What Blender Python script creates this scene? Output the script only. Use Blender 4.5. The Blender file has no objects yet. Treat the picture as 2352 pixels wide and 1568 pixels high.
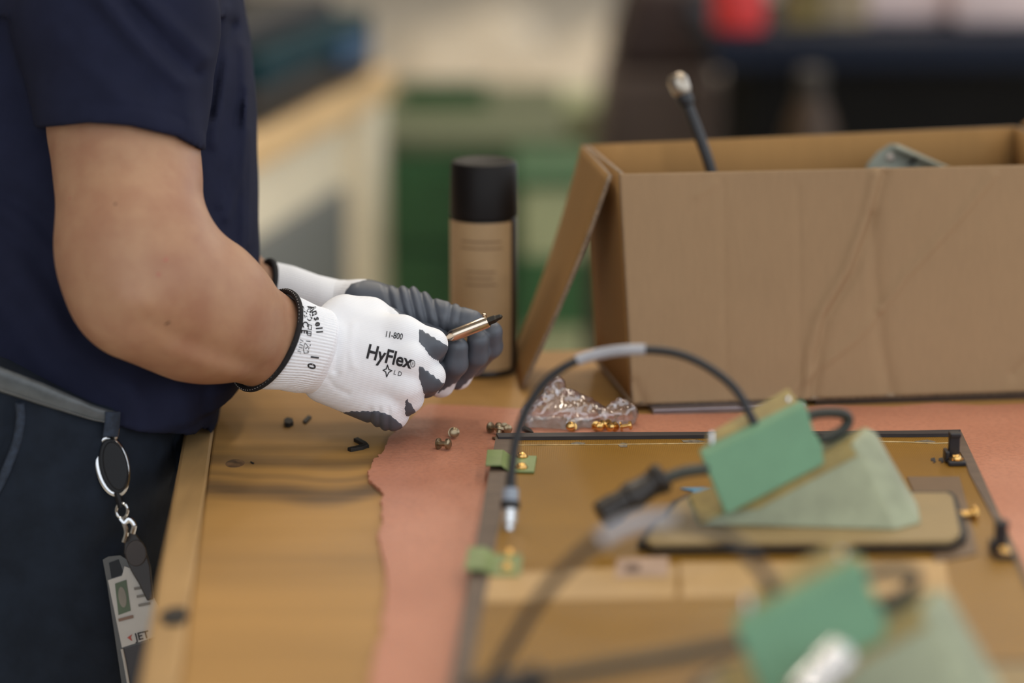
import bpy, bmesh, math, random
import numpy as np
from mathutils import Vector, Matrix
from mathutils.bvhtree import BVHTree

random.seed(7)
S = bpy.context.scene
COL = S.collection

# ------------------------------------------------------------------ camera
TZ = 0.92                      # height of the bench top
CAMH = 0.575                   # camera above bench top
FPX = 2352 * 85.0 / 36.0       # focal length in pixels of a 2352 px frame
PITCH = math.radians(14.0)
CAM = np.array([0.0, 0.0, TZ + CAMH])
FWD = np.array([0.0, math.cos(PITCH), -math.sin(PITCH)])
UP = np.array([0.0, math.sin(PITCH), math.cos(PITCH)])
RT = np.array([1.0, 0.0, 0.0])

cd = bpy.data.cameras.new('camera')
cam = bpy.data.objects.new('camera', cd)
COL.objects.link(cam)
cam.location = CAM
cam.rotation_euler = (math.pi / 2 - PITCH, 0, 0)
cd.lens = 85.0
cd.sensor_width = 36.0
cd.dof.use_dof = True
cd.dof.focus_distance = 2.0
cd.dof.aperture_fstop = 1.55
cd.clip_start = 0.05
cd.clip_end = 100
S.camera = cam

# ------------------------------------------------------------------ light
wd = bpy.data.worlds.new('world')
S.world = wd
wd.use_nodes = True
bg = wd.node_tree.nodes['Background']
bg.inputs['Color'].default_value = (0.90, 0.97, 1.06, 1)
bg.inputs['Strength'].default_value = 1.6
S.view_settings.view_transform = 'Standard'
S.view_settings.look = 'None'
S.view_settings.gamma = 1.0
S.view_settings.exposure = 0.02
S.view_settings.use_curve_mapping = False

LAMP_W = 17.0                  # watts of a ceiling luminaire; the rear rows are brighter
LAMPS = [(-1.7, 3.8), (0.4, 3.8), (2.5, 3.8), (0.4, 1.2), (2.5, 1.2), (0.4, -1.4), (2.5, -1.4), (0.4, 6.8), (2.5, 6.8), (-1.7, 6.8), (0.4, 10.0), (2.5, 10.0)]


# ------------------------------------------------------------------ helpers
def W(px, py, D):
    """world point at photo pixel and depth along the view axis"""
    return CAM + D * (FWD + RT * ((px - 1176.0) / FPX) + UP * ((784.0 - py) / FPX))


def T(px, py, z=0.0):
    """world point on the horizontal plane z above the bench top"""
    d = FWD + RT * ((px - 1176.0) / FPX) + UP * ((784.0 - py) / FPX)
    t = (TZ + z - CAM[2]) / d[2]
    return CAM + t * d


def proj(P):
    q = np.asarray(P) - CAM
    D = q @ FWD
    return 1176.0 + (q @ RT) / D * FPX, 784.0 - (q @ UP) / D * FPX, D


def lin(r, g, b):
    def f(c):
        c /= 255.0
        return c / 12.92 if c <= 0.04045 else ((c + 0.055) / 1.055) ** 2.4
    return (f(r), f(g), f(b), 1.0)


def sc_(c, k):
    return (min(c[0] * k, 1), min(c[1] * k, 1), min(c[2] * k, 1), 1)


class NT:
    def __init__(s, m):
        m.use_nodes = True
        s.t = m.node_tree
        s.n = s.t.nodes
        s.p = s.n['Principled BSDF']
        s.out = s.n['Material Output']

    def add(s, typ, **kw):
        n = s.n.new(typ)
        for k, v in kw.items():
            if hasattr(n, k) and k not in n.inputs:
                setattr(n, k, v)
            else:
                n.inputs[k].default_value = v
        return n

    def ln(s, a, b):
        s.t.links.new(a, b)

    def coords(s, scale=(1, 1, 1), rot=(0, 0, 0), loc=(0, 0, 0)):
        tc = s.add('ShaderNodeTexCoord')
        mp = s.add('ShaderNodeMapping')
        mp.inputs['Scale'].default_value = scale
        mp.inputs['Rotation'].default_value = rot
        mp.inputs['Location'].default_value = loc
        s.ln(tc.outputs['Object'], mp.inputs['Vector'])
        return mp.outputs['Vector']

    def math(s, op, a, b=None, c=None, clamp=False):
        n = s.add('ShaderNodeMath', operation=op)
        n.use_clamp = clamp
        for i, v in enumerate((a, b, c)):
            if v is None:
                continue
            if isinstance(v, (int, float)):
                n.inputs[i].default_value = v
            else:
                s.ln(v, n.inputs[i])
        return n.outputs[0]

    def mix(s, fac, a, b):
        n = s.add('ShaderNodeMix', data_type='RGBA')
        for sock, v in ((n.inputs[0], fac), (n.inputs[6], a), (n.inputs[7], b)):
            if isinstance(v, (int, float)):
                sock.default_value = v
            elif isinstance(v, tuple):
                sock.default_value = v
            else:
                s.ln(v, sock)
        return n.outputs[2]


def mat(name, col, rough=0.6, metal=0.0, var=0.12, vscale=18, vstretch=(1, 1, 1), bump=0.0, bscale=200,
        bstretch=(1, 1, 1), bdist=0.001, spec=0.5, col2=None, sheen=0.0, coat=0.0, trans=0.0, sss=0.0):
    m = bpy.data.materials.new(name)
    t = NT(m)
    p = t.p
    p.inputs['Roughness'].default_value = rough
    p.inputs['Metallic'].default_value = metal
    p.inputs['Specular IOR Level'].default_value = spec
    p.inputs['Sheen Weight'].default_value = sheen
    p.inputs['Coat Weight'].default_value = coat
    p.inputs['Transmission Weight'].default_value = trans
    if sss:
        p.inputs['Subsurface Weight'].default_value = sss
        p.inputs['Subsurface Radius'].default_value = (0.012, 0.005, 0.003)
        p.inputs['Subsurface Scale'].default_value = 0.5
    nz = t.add('ShaderNodeTexNoise', Scale=vscale, Detail=5.0, Roughness=0.6)
    t.ln(t.coords(vstretch), nz.inputs['Vector'])
    c2 = col2 if col2 else sc_(col, 1 - 2.2 * var)
    rmp = t.add('ShaderNodeMapRange')
    rmp.inputs[1].default_value = 0.35
    rmp.inputs[2].default_value = 0.65
    t.ln(nz.outputs['Fac'], rmp.inputs[0])
    t.ln(t.mix(rmp.outputs[0], c2, sc_(col, 1 + 0.6 * var) if not col2 else col), p.inputs['Base Color'])
    if bump:
        nb = t.add('ShaderNodeTexNoise', Scale=bscale, Detail=4.0)
        t.ln(t.coords(bstretch), nb.inputs['Vector'])
        bp = t.add('ShaderNodeBump', Strength=bump, Distance=bdist)
        t.ln(nb.outputs['Fac'], bp.inputs['Height'])
        t.ln(bp.outputs['Normal'], p.inputs['Normal'])
    return m


ORG = {}


def mk(name, geo, material, parent=None, smooth=True, base=None, bevel=0.0, subsurf=0):
    V, F = geo
    V = np.asarray(V, float).reshape(-1, 3)
    if parent is not None:
        org = ORG[parent]
    elif base is not None:
        org = np.asarray(base, float)
    else:
        org = np.array([(V[:, 0].min() + V[:, 0].max()) / 2, (V[:, 1].min() + V[:, 1].max()) / 2, V[:, 2].min()])
    me = bpy.data.meshes.new(name)
    if isinstance(F, np.ndarray):
        F = F.tolist()
    me.from_pydata((V - org).tolist(), [], F)
    me.validate()
    me.update()
    bm = bmesh.new()
    bm.from_mesh(me)
    bmesh.ops.recalc_face_normals(bm, faces=bm.faces)
    bm.to_mesh(me)
    bm.free()
    if smooth:
        me.polygons.foreach_set('use_smooth', [True] * len(me.polygons))
    if smooth and len(me.polygons) < 6000:
        me.set_sharp_from_angle(angle=math.radians(40))
    o = bpy.data.objects.new(name, me)
    COL.objects.link(o)
    if parent is not None:
        o.parent = parent
    else:
        o.location = org
    ORG[o] = org
    if isinstance(material, (list, tuple)):
        for mm in material:
            me.materials.append(mm)
    else:
        me.materials.append(material)
    if bevel:
        b = o.modifiers.new('bevel', 'BEVEL')
        b.width = bevel
        b.segments = 2
        b.limit_method = 'ANGLE'
        b.harden_normals = False
    if subsurf:
        s = o.modifiers.new('sub', 'SUBSURF')
        s.levels = subsurf
        s.render_levels = subsurf
    return o


def thing(name, label, cat, loc, group=None):
    o = bpy.data.objects.new(name, None)
    COL.objects.link(o)
    o.empty_display_size = 0.02
    o.location = loc
    ORG[o] = np.asarray(loc, float)
    return tag(o, label, cat, group)


def tag(o, label=None, cat=None, group=None, kind=None):
    if label:
        o['label'] = label
    if cat:
        o['category'] = cat
    if group:
        o['group'] = group
    if kind:
        o['kind'] = kind
    return o


def copy_tree(o, delta, parent=None):
    c = o.copy()
    COL.objects.link(c)
    if parent is None:
        c.location = np.array(o.location) + delta
        ORG[c] = ORG[o] + delta
    else:
        c.parent = parent
        ORG[c] = ORG[parent]
    for ch in list(o.children):
        copy_tree(ch, delta, c)
    return c


def join(*geos):
    V, F, n = [], [], 0
    for v, f in geos:
        v = np.asarray(v, float).reshape(-1, 3)
        V.append(v)
        F += [[i + n for i in q] for q in f]
        n += len(v)
    return np.vstack(V), F


def box(x0, x1, y0, y1, z0, z1):
    V = [(x, y, z) for z in (z0, z1) for y in (y0, y1) for x in (x0, x1)]
    return np.array(V), [[0, 2, 3, 1], [4, 5, 7, 6], [0, 1, 5, 4], [2, 6, 7, 3], [0, 4, 6, 2], [1, 3, 7, 5]]


def xform(geo, origin=(0, 0, 0), ex=(1, 0, 0), ey=(0, 1, 0), ez=(0, 0, 1)):
    V, F = geo
    V = np.asarray(V, float)
    return np.asarray(origin) + V[:, :1] * np.asarray(ex) + V[:, 1:2] * np.asarray(ey) + V[:, 2:3] * np.asarray(ez), F


def prism(bot, top):
    n = len(bot)
    V = np.vstack([bot, top])
    F = [list(range(n))[::-1], list(range(n, 2 * n))]
    F += [[i, (i + 1) % n, n + (i + 1) % n, n + i] for i in range(n)]
    return V, F


def slab(poly, thick, n=(0, 0, -1)):
    poly = np.asarray(poly, float)
    return prism(poly + np.asarray(n) * thick, poly)


def unit(v):
    v = np.asarray(v, float)
    return v / np.linalg.norm(v)


def frame(d):
    d = unit(d)
    a = np.array([0, 0, 1.0]) if abs(d[2]) < 0.9 else np.array([1.0, 0, 0])
    u = unit(np.cross(a, d))
    return u, np.cross(d, u), d


def lathe(prof, a, b, n=32):
    """prof: (t along a->b in metres, radius)"""
    a = np.asarray(a, float)
    u, v, d = frame(np.asarray(b) - a)
    V, F = [], []
    for t, r in prof:
        for k in range(n):
            an = 2 * math.pi * k / n
            V.append(a + d * t + (u * math.cos(an) + v * math.sin(an)) * r)
    m = len(prof)
    for i in range(m - 1):
        for k in range(n):
            F.append([i * n + k, i * n + (k + 1) % n, (i + 1) * n + (k + 1) % n, (i + 1) * n + k])
    F.append(list(range(n))[::-1])
    F.append(list(range((m - 1) * n, m * n)))
    return np.array(V), F


def spline(pts, n=12):
    P = np.asarray(pts, float)
    P = np.vstack([2 * P[0] - P[1], P, 2 * P[-1] - P[-2]])
    out = []
    for i in range(1, len(P) - 2):
        p0, p1, p2, p3 = P[i - 1:i + 3]
        for k in range(n):
            t = k / n
            out.append(0.5 * (2 * p1 + (p2 - p0) * t + (2 * p0 - 5 * p1 + 4 * p2 - p3) * t * t + (3 * p1 - p0 - 3 * p2 + p3) * t ** 3))
    out.append(P[-2])
    return np.array(out)


def tube(path, r, n=14, closed=False):
    path = np.asarray(path, float)
    m = len(path)
    rr = np.full(m, r) if np.isscalar(r) else np.asarray(r)
    if closed:
        tang = np.roll(path, -1, 0) - np.roll(path, 1, 0)
    else:
        tang = np.gradient(path, axis=0)
    u, v, _ = frame(tang[0])
    V, F = [], []
    for i in range(m):
        d = unit(tang[i])
        u = unit(u - d * (u @ d))
        v = np.cross(d, u)
        for k in range(n):
            an = 2 * math.pi * k / n
            V.append(path[i] + (u * math.cos(an) + v * math.sin(an)) * rr[i])
    for i in range(m if closed else m - 1):
        j = (i + 1) % m
        for k in range(n):
            F.append([i * n + k, i * n + (k + 1) % n, j * n + (k + 1) % n, j * n + k])
    if not closed:
        F.append(list(range(n))[::-1])
        F.append(list(range((m - 1) * n, m * n)))
    return np.array(V), F


def grid(nx, ny, fn):
    V = [fn(i / (nx - 1), j / (ny - 1)) for j in range(ny) for i in range(nx)]
    F = [[j * nx + i, j * nx + i + 1, (j + 1) * nx + i + 1, (j + 1) * nx + i] for j in range(ny - 1) for i in range(nx - 1)]
    return np.array(V), F


# --------------------------------------------------- implicit surfaces (numpy)
def seg(P, a, b, ra, rb, flat=None, fd=FWD):
    a = np.asarray(a)
    ab = np.asarray(b) - a
    q = P - a
    t = np.clip((q @ ab) / (ab @ ab), 0, 1)
    q = q - t[:, None] * ab
    if flat:
        c = q @ fd
        q = q + np.outer(c * (1 / flat - 1), fd)
        return (np.sqrt((q * q).sum(1)) - (ra + (rb - ra) * t)) * min(1.0, flat)
    return np.sqrt((q * q).sum(1)) - (ra + (rb - ra) * t)


def smin(a, b, k):
    h = np.clip(0.5 + 0.5 * (b - a) / k, 0, 1)
    return b + (a - b) * h - k * h * (1 - h)


def smax(a, b, k):
    return -smin(-a, -b, k)


def gauss(x, s):
    return np.exp(-(x / s) ** 2)


def ridge(px, py, pts, s):
    """gaussian of the pixel distance to a polyline"""
    q = np.array(pts, float)
    m = 2.8 * s
    k = np.nonzero((px > q[:, 0].min() - m) & (px < q[:, 0].max() + m) & (py > q[:, 1].min() - m) & (py < q[:, 1].max() + m))[0]
    out = np.zeros(px.shape)
    if len(k) == 0:
        return out
    a, b = px[k], py[k]
    d = np.full(a.shape, 1e9)
    for (x0, y0), (x1, y1) in zip(pts[:-1], pts[1:]):
        vx, vy = x1 - x0, y1 - y0
        t = np.clip(((a - x0) * vx + (b - y0) * vy) / (vx * vx + vy * vy), 0, 1)
        d = np.minimum(d, (a - x0 - t * vx) ** 2 + (b - y0 - t * vy) ** 2)
    out[k] = np.exp(-d / s ** 2)
    return out


def sdf_mesh(f, lo, hi, h, B=8, marg=1.3, newton=1):
    lo = np.asarray(lo, float)
    hi = np.asarray(hi, float)
    nb = np.ceil((hi - lo) / (h * B)).astype(int)
    N = nb * B + 1
    idx = np.stack(np.meshgrid(*[np.arange(k) for k in nb], indexing='ij'), -1).reshape(-1, 3)
    cen = lo + (idx + 0.5) * B * h
    d = f(cen)
    F = np.ones(N, np.float32)
    half = B * h * 0.87
    for i, dd in zip(idx[d < 0], d[d < 0]):
        F[i[0] * B:(i[0] + 1) * B + 1, i[1] * B:(i[1] + 1) * B + 1, i[2] * B:(i[2] + 1) * B + 1] = -1
    act = idx[np.abs(d) < half * marg + 2 * h]
    g = np.stack(np.meshgrid(*[np.arange(B + 1)] * 3, indexing='ij'), -1).reshape(-1, 3)
    for s in range(0, len(act), 400):
        a = act[s:s + 400]
        P = lo + (a[:, None, :] * B + g[None]).reshape(-1, 3) * h
        v = f(P).astype(np.float32).reshape(len(a), B + 1, B + 1, B + 1)
        for i, q in zip(a, v):
            F[i[0] * B:(i[0] + 1) * B + 1, i[1] * B:(i[1] + 1) * B + 1, i[2] * B:(i[2] + 1) * B + 1] = q
    ins = F < 0
    n0, n1, n2 = N - 1
    cnt = np.zeros((n0, n1, n2), np.int8)
    for a in (0, 1):
        for b in (0, 1):
            for c in (0, 1):
                cnt += ins[a:a + n0, b:b + n1, c:c + n2]
    active = (cnt > 0) & (cnt < 8)
    cells = np.argwhere(active)
    vid = np.full((n0, n1, n2), -1, np.int32)
    vid[tuple(cells.T)] = np.arange(len(cells))
    acc = np.zeros((len(cells), 3))
    num = np.zeros(len(cells))
    cor = [(a, b, c) for a in (0, 1) for b in (0, 1) for c in (0, 1)]
    for A in cor:
        for Bc in cor:
            df = np.subtract(Bc, A)
            if df.min() < 0 or df.sum() != 1:
                continue
            fa = F[tuple((cells + A).T)]
            fb = F[tuple((cells + Bc).T)]
            m = (fa < 0) != (fb < 0)
            t = np.where(m, fa / (fa - fb + 1e-12), 0)
            acc += np.where(m[:, None], np.array(A) + t[:, None] * df, 0)
            num += m
    V = lo + (cells + acc / np.maximum(num, 1)[:, None]) * h
    Q = []
    for ax in range(3):
        o1, o2 = [(1, 2), (2, 0), (0, 1)][ax]
        sl0 = [slice(None)] * 3
        sl1 = [slice(None)] * 3
        sl0[ax] = slice(0, -1)
        sl1[ax] = slice(1, None)
        ch = ins[tuple(sl0)] != ins[tuple(sl1)]
        E = np.argwhere(ch)
        ok = (E[:, o1] > 0) & (E[:, o2] > 0) & (E[:, o1] < [n0, n1, n2][o1]) & (E[:, o2] < [n0, n1, n2][o2])
        E = E[ok]
        flip = ins[tuple(E.T)]
        q = []
        for da, db in ((0, 0), (1, 0), (1, 1), (0, 1)):
            c = E.copy()
            c[:, o1] -= da
            c[:, o2] -= db
            q.append(vid[tuple(c.T)])
        q = np.stack(q, 1)
        q[~flip] = q[~flip][:, ::-1]
        Q.append(q)
    Q = np.vstack(Q)
    Q = Q[(Q >= 0).all(1)]
    e = h * 0.3
    for _ in range(newton):
        v = f(V)
        gr = np.stack([f(V + np.eye(3)[k] * e) - v for k in range(3)], 1) / e
        st = -v[:, None] * gr / np.maximum((gr * gr).sum(1), 0.2)[:, None]
        ln = np.linalg.norm(st, axis=1)
        st *= np.minimum(1, 0.6 * h / np.maximum(ln, 1e-9))[:, None]
        V = V + st
    return V, Q


def bounds(pts, pad):
    P = np.asarray(pts)
    return P.min(0) - pad, P.max(0) + pad


def vnoise(P, s, seed=0):
    """cheap smooth noise from sines, about -1..1"""
    r = np.random.RandomState(seed)
    o = np.zeros(len(P))
    for _ in range(6):
        k = r.normal(size=3)
        k /= np.linalg.norm(k)
        o += np.sin(P @ k * (2 * math.pi / s) * r.uniform(0.7, 1.5) + r.uniform(0, 6.3))
    return o / 3.0


# ================================================================== SETTING
m_floor = mat('floor_concrete', lin(232, 221, 202), rough=0.5, var=0.05, vscale=0.8)
m_wall = mat('hall_wall', lin(150, 143, 132), rough=0.8, var=0.04, vscale=1.5)
m_ceil = mat('hall_ceiling', lin(150, 145, 138), rough=0.9, var=0.04, vscale=1.0)
tag(mk('floor', box(-4, 6, -3, 17, -0.1, 0), m_floor, smooth=False), kind='structure')
tag(mk('wall_back', box(-4, 6, 17, 17.2, 0, 5.2), m_wall, smooth=False), kind='structure')
tag(mk('wall_left', box(-4.2, -4, -3, 17.2, 0, 5.2), m_wall, smooth=False), kind='structure')
m_low_blocker = mat('low_blocker_dark', lin(92, 88, 84), rough=0.8, var=0.04, vscale=1.5)
tag(mk('low_blocker_front', box(-4.2, 6.2, -3.2, -3.0, 0, 1.15), m_low_blocker, smooth=False), kind='structure')      # unseen low wall added to block low-angle light from the front
tag(mk('low_blocker_right', box(6.0, 6.2, -3.0, 17.2, 0, 1.15), m_low_blocker, smooth=False), kind='structure')  # unseen too, added to keep low light out on the right
tag(mk('ceiling', box(-4.2, 6, -2.6, 17.2, 5.2, 5.3), m_ceil, smooth=False), kind='structure')
m_lampbody = mat('luminaire_body', lin(215, 212, 205), rough=0.5)
m_lamp = bpy.data.materials.new('luminaire_diffuser')
t_ = NT(m_lamp)
t_.p.inputs['Emission Color'].default_value = (1, 0.84, 0.62, 1)
t_.p.inputs['Emission Strength'].default_value = 3.0
t_.p.inputs['Base Color'].default_value = (0.8, 0.8, 0.8, 1)
for i, (lx, ly) in enumerate(LAMPS):
    r = thing('ceiling_light', 'long ceiling light, %s from the back wall, %s' % (('first', 'second', 'third', 'fourth', 'last')[4 - sorted(set(q[1] for q in LAMPS)).index(ly)], {-1.7: 'nearest the left wall', 0.4: 'above the workbench line', 2.5: 'farthest to the right'}[lx]), 'ceiling light', (lx, ly, 5.2), 'warm ceiling lights')
    mk('housing', box(lx - .22, lx + .22, ly - .8, ly + .8, 5.08, 5.2), m_lampbody, r, smooth=False)
    mk('diffuser', box(lx - .19, lx + .19, ly - .76, ly + .76, 5.065, 5.08), m_lamp, r, smooth=False)
    ld = bpy.data.lights.new('lamp_light', 'AREA')
    ld.shape = 'RECTANGLE'
    ld.size = 0.36
    ld.size_y = 1.5
    ld.energy = LAMP_W * (1.85 if ly > 3 else 0.5)
    ld.color = (1.0, 0.90, 0.76) if ly > 3 else (1.0, 0.97, 0.92)
    lo_ = bpy.data.objects.new('lamp_light', ld)
    COL.objects.link(lo_)
    lo_.location = (0, 0, -0.15)
    lo_.parent = r

# ================================================================== WORKBENCH
TH = math.radians(4.7)
EX = np.array([math.cos(TH), math.sin(TH), 0])
EY = np.array([-math.sin(TH), math.cos(TH), 0])
E0 = T(420, 1000)
far_pt = T(1240, 805)
OFF = E0 + EY * ((far_pt - E0) @ EY)          # far left corner of the bench top
LEN, DEP = 2.0, 1.15


def wood_mat(name, base, dark, th, streaks=True):
    m = bpy.data.materials.new(name)
    t = NT(m)
    v = t.coords((1, 1, 1), (0, 0, -th))
    sep = t.add('ShaderNodeSeparateXYZ')
    t.ln(v, sep.inputs[0])
    nz = t.add('ShaderNodeTexNoise', Scale=1.0, Detail=6.0, Roughness=0.6)
    t.ln(t.coords((1.6, 34, 34), (0, 0, -th)), nz.inputs['Vector'])
    big = t.add('ShaderNodeTexNoise', Scale=5.0, Detail=2.0)
    t.ln(t.coords((1, 1.4, 1), (0, 0, -th)), big.inputs['Vector'])
    f = t.math('MULTIPLY_ADD', nz.outputs['Fac'], 0.7, t.math('MULTIPLY', big.outputs['Fac'], 0.5))
    rm = t.add('ShaderNodeMapRange')
    rm.inputs[1].default_value = 0.38
    rm.inputs[2].default_value = 0.78
    t.ln(f, rm.inputs[0])
    c = t.mix(rm.outputs[0], sc_(base, 0.8), sc_(base, 1.12))
    if streaks:
        wob = t.add('ShaderNodeTexNoise', Scale=1.0, Detail=2.0)
        t.ln(t.coords((4.6, 1.6, 1), (0, 0, -th), (0.3, 0.2, 0)), wob.inputs['Vector'])
        yy = t.math('ADD', sep.outputs['Y'], t.math('MULTIPLY_ADD', wob.outputs['Fac'], 0.19, -0.095))
        fine = t.add('ShaderNodeTexNoise', Scale=1.0, Detail=5.0)
        t.ln(t.coords((7, 90, 1), (0, 0, -th)), fine.inputs['Vector'])
        tot = None
        for y0, w, k in STREAKS:
            g = t.math('DIVIDE', t.math('ABSOLUTE', t.math('SUBTRACT', yy, y0)), w)
            g = t.math('SUBTRACT', 1.0, g, clamp=True)
            g = t.math('MULTIPLY', t.math('SMOOTH_MIN', g, 0.75, 0.3), k)
            tot = g if tot is None else t.math('ADD', tot, g)
        tot = t.math('MULTIPLY', tot, t.math('MULTIPLY_ADD', fine.outputs['Fac'], 1.2, 0.5), clamp=True)
        c = t.mix(tot, c, dark)
    t.ln(c, t.p.inputs['Base Color'])
    t.p.inputs['Roughness'].default_value = 0.5
    t.p.inputs['Specular IOR Level'].default_value = 0.35
    bp = t.add('ShaderNodeBump', Strength=0.12, Distance=0.001)
    t.ln(nz.outputs['Fac'], bp.inputs['Height'])
    t.ln(bp.outputs['Normal'], t.p.inputs['Normal'])
    return m


TB = OFF + EX * LEN / 2 - EY * DEP / 2
TB = np.array([TB[0], TB[1], 0.0])


def tv(px, py):               # bench coordinate along EY of a pixel on the top
    return (T(px, py) - TB) @ EY


STREAKS = [(tv(600, 1050), 0.022, 0.62), (tv(700, 1118), 0.034, 0.95), (tv(700, 1082), 0.012, 0.4), (tv(600, 1270), 0.08, 0.22)]
m_bench = wood_mat('bench_wood', lin(174, 132, 74), lin(84, 68, 52), TH)
m_bench_edge = mat('bench_edge_wood', lin(178, 142, 92), rough=0.5, var=0.08, vscale=6, vstretch=(8, 1, 8))
m_steel_leg = mat('bench_leg_paint', lin(70, 72, 74), rough=0.5, var=0.05)
bench = thing('workbench', 'long wooden workbench with knotty tan top carrying foam, panel and carton', 'workbench', TB)
TT = 0.035
mk('tabletop', xform(box(0.026, LEN, -DEP, 0, -TT, 0), OFF, EX, EY), m_bench, bench, smooth=False, bevel=0.002)
mk('edge_strip', xform(box(0, 0.026, -DEP, 0, -TT, -0.0004), OFF, EX, EY), m_bench_edge, bench, smooth=False, bevel=0.003)
for a, b in ((0.12, -0.1), (0.12, -DEP + 0.1), (LEN - 0.1, -0.1), (LEN - 0.1, -DEP + 0.1)):
    mk('leg', xform(box(a - .035, a + .035, b - .035, b + .035, -TZ, -TT), OFF, EX, EY), m_steel_leg, bench, smooth=False, bevel=0.003)
for b in (-0.1, -DEP + 0.1):
    mk('apron', xform(box(0.155, LEN - 0.135, b - .012, b + .012, -TT - .1, -TT), OFF, EX, EY), m_bench_edge, bench, smooth=False)

# knot in the wood
m_knot = mat('knot_wood', lin(124, 92, 58), rough=0.6, var=0.3, vscale=120)
kp = T(540, 1064)
mk('wood_knot', xform(lathe([(0, 0.008), (0.0006, 0.0078), (0.0007, 0.003)], (0, 0, 0), (0, 0, 1), 20), kp - np.array([0, 0, .0004]), (1, 0, 0), (0, 1.5, 0)), m_knot, bench)

# ================================================================== PINK FOAM
m_foam = bpy.data.materials.new('pink_foam')
t = NT(m_foam)
nz = t.add('ShaderNodeTexNoise', Scale=9.0, Detail=3.0)
t.ln(t.coords(), nz.inputs['Vector'])
sp = t.add('ShaderNodeTexNoise', Scale=260.0, Detail=2.0)
t.ln(t.coords(), sp.inputs['Vector'])
c = t.mix(nz.outputs['Fac'], lin(172, 110, 84), lin(206, 142, 114))
rs = t.add('ShaderNodeMapRange')
rs.inputs[1].default_value = 0.45
rs.inputs[2].default_value = 0.75
rs.inputs[4].default_value = 0.45
t.ln(sp.outputs['Fac'], rs.inputs[0])
c = t.mix(rs.outputs[0], c, lin(150, 96, 76))
t.ln(c, t.p.inputs['Base Color'])
t.p.inputs['Roughness'].default_value = 0.45
t.p.inputs['Subsurface Weight'].default_value = 0.15
t.p.inputs['Subsurface Radius'].default_value = (0.004, 0.002, 0.0015)
bp = t.add('ShaderNodeBump', Strength=0.45, Distance=0.0012)
t.ln(sp.outputs['Fac'], bp.inputs['Height'])
t.ln(bp.outputs['Normal'], t.p.inputs['Normal'])

left = [(985, 927), (962, 940), (940, 965), (912, 985), (890, 1008), (876, 1040), (858, 1055), (845, 1082), (852, 1105), (880, 1130),
        (876, 1160), (880, 1200), (868, 1225), (872, 1250), (884, 1300), (888, 1350), (880, 1400), (876, 1450), (862, 1500), (850, 1570), (835, 1660)]
rl = random.Random(3)
pts = []
for (x0, y0), (x1, y1) in zip(left[:-1], left[1:]):
    for k in range(6):
        u = k / 6
        pts.append((x0 + (x1 - x0) * u + rl.uniform(-4, 4), y0 + (y1 - y0) * u + rl.uniform(-2, 2)))
pts.append(left[-1])
ptsR = [(2700, 1660), (2600, 1100), (2500, 920)]
top = [(2352, 926), (2250, 930), (2150, 925), (2050, 933), (1900, 930), (1700, 948), (1500, 951), (1350, 948), (1200, 938), (1100, 932), (1040, 930)]
FZ = 0.003
poly = np.array([T(x, y, FZ) for x, y in pts + ptsR + top])
fo = mk('foam_sheet', slab(poly, FZ), m_foam, smooth=False)
tag(fo, 'pink packing foam sheet with torn left edge spread under the panel', 'foam sheet')

# ================================================================== PERSON
SK = lin(176, 136, 106)
m_skin = mat('skin', SK, rough=0.5, var=0.11, vscale=30, col2=lin(162, 118, 92), bump=0.12, bscale=260, bdist=0.0006, sss=0.12, spec=0.35)
m_shirt = mat('navy_cotton', lin(32, 35, 54), rough=0.9, var=0.06, vscale=30, bump=0.25, bscale=1400, bdist=0.0003, sheen=0.0, spec=0.12)
m_jeans = mat('dark_denim', lin(29, 36, 47), rough=0.85, var=0.12, vscale=40, bump=0.3, bscale=900, bdist=0.0004, spec=0.2)
m_denim_seam = mat('denim_seam', lin(44, 54, 70), rough=0.85, var=0.2, vscale=200)
m_belt = mat('belt_leather', lin(84, 88, 90), rough=0.3, var=0.15, vscale=60, bump=0.1, bscale=300)
m_thread = mat('belt_thread', lin(120, 120, 118), rough=0.8)

PB = np.array([-0.40, 2.03, 0.0])
person = thing('person', 'person in navy t-shirt and dark jeans with white and grey work gloves', 'person', PB)

def YC(z):
    """y of the torso's mid plane at a height: the hips lean towards the camera side"""
    return np.interp(z, [0.5, 0.90, 1.08, 1.25, 1.42], [2.0, 2.0, 2.06, 2.13, 2.17])


def WY(px, py, Y):
    return W(px, py, Y / (FWD[1] + UP[1] * (784.0 - py) / FPX))


def WC(px, py, dy=0.0):
    """point at a pixel lying on the torso's mid plane shifted by dy"""
    z = 1.1
    for _ in range(8):
        p = WY(px, py, float(YC(z)) + dy)
        z = p[2]
    return p


U0 = W(283, 290, 1.962)
EL = W(312, 600, 1.915)
sh_r = W(250, -120, 2.02)


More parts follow.
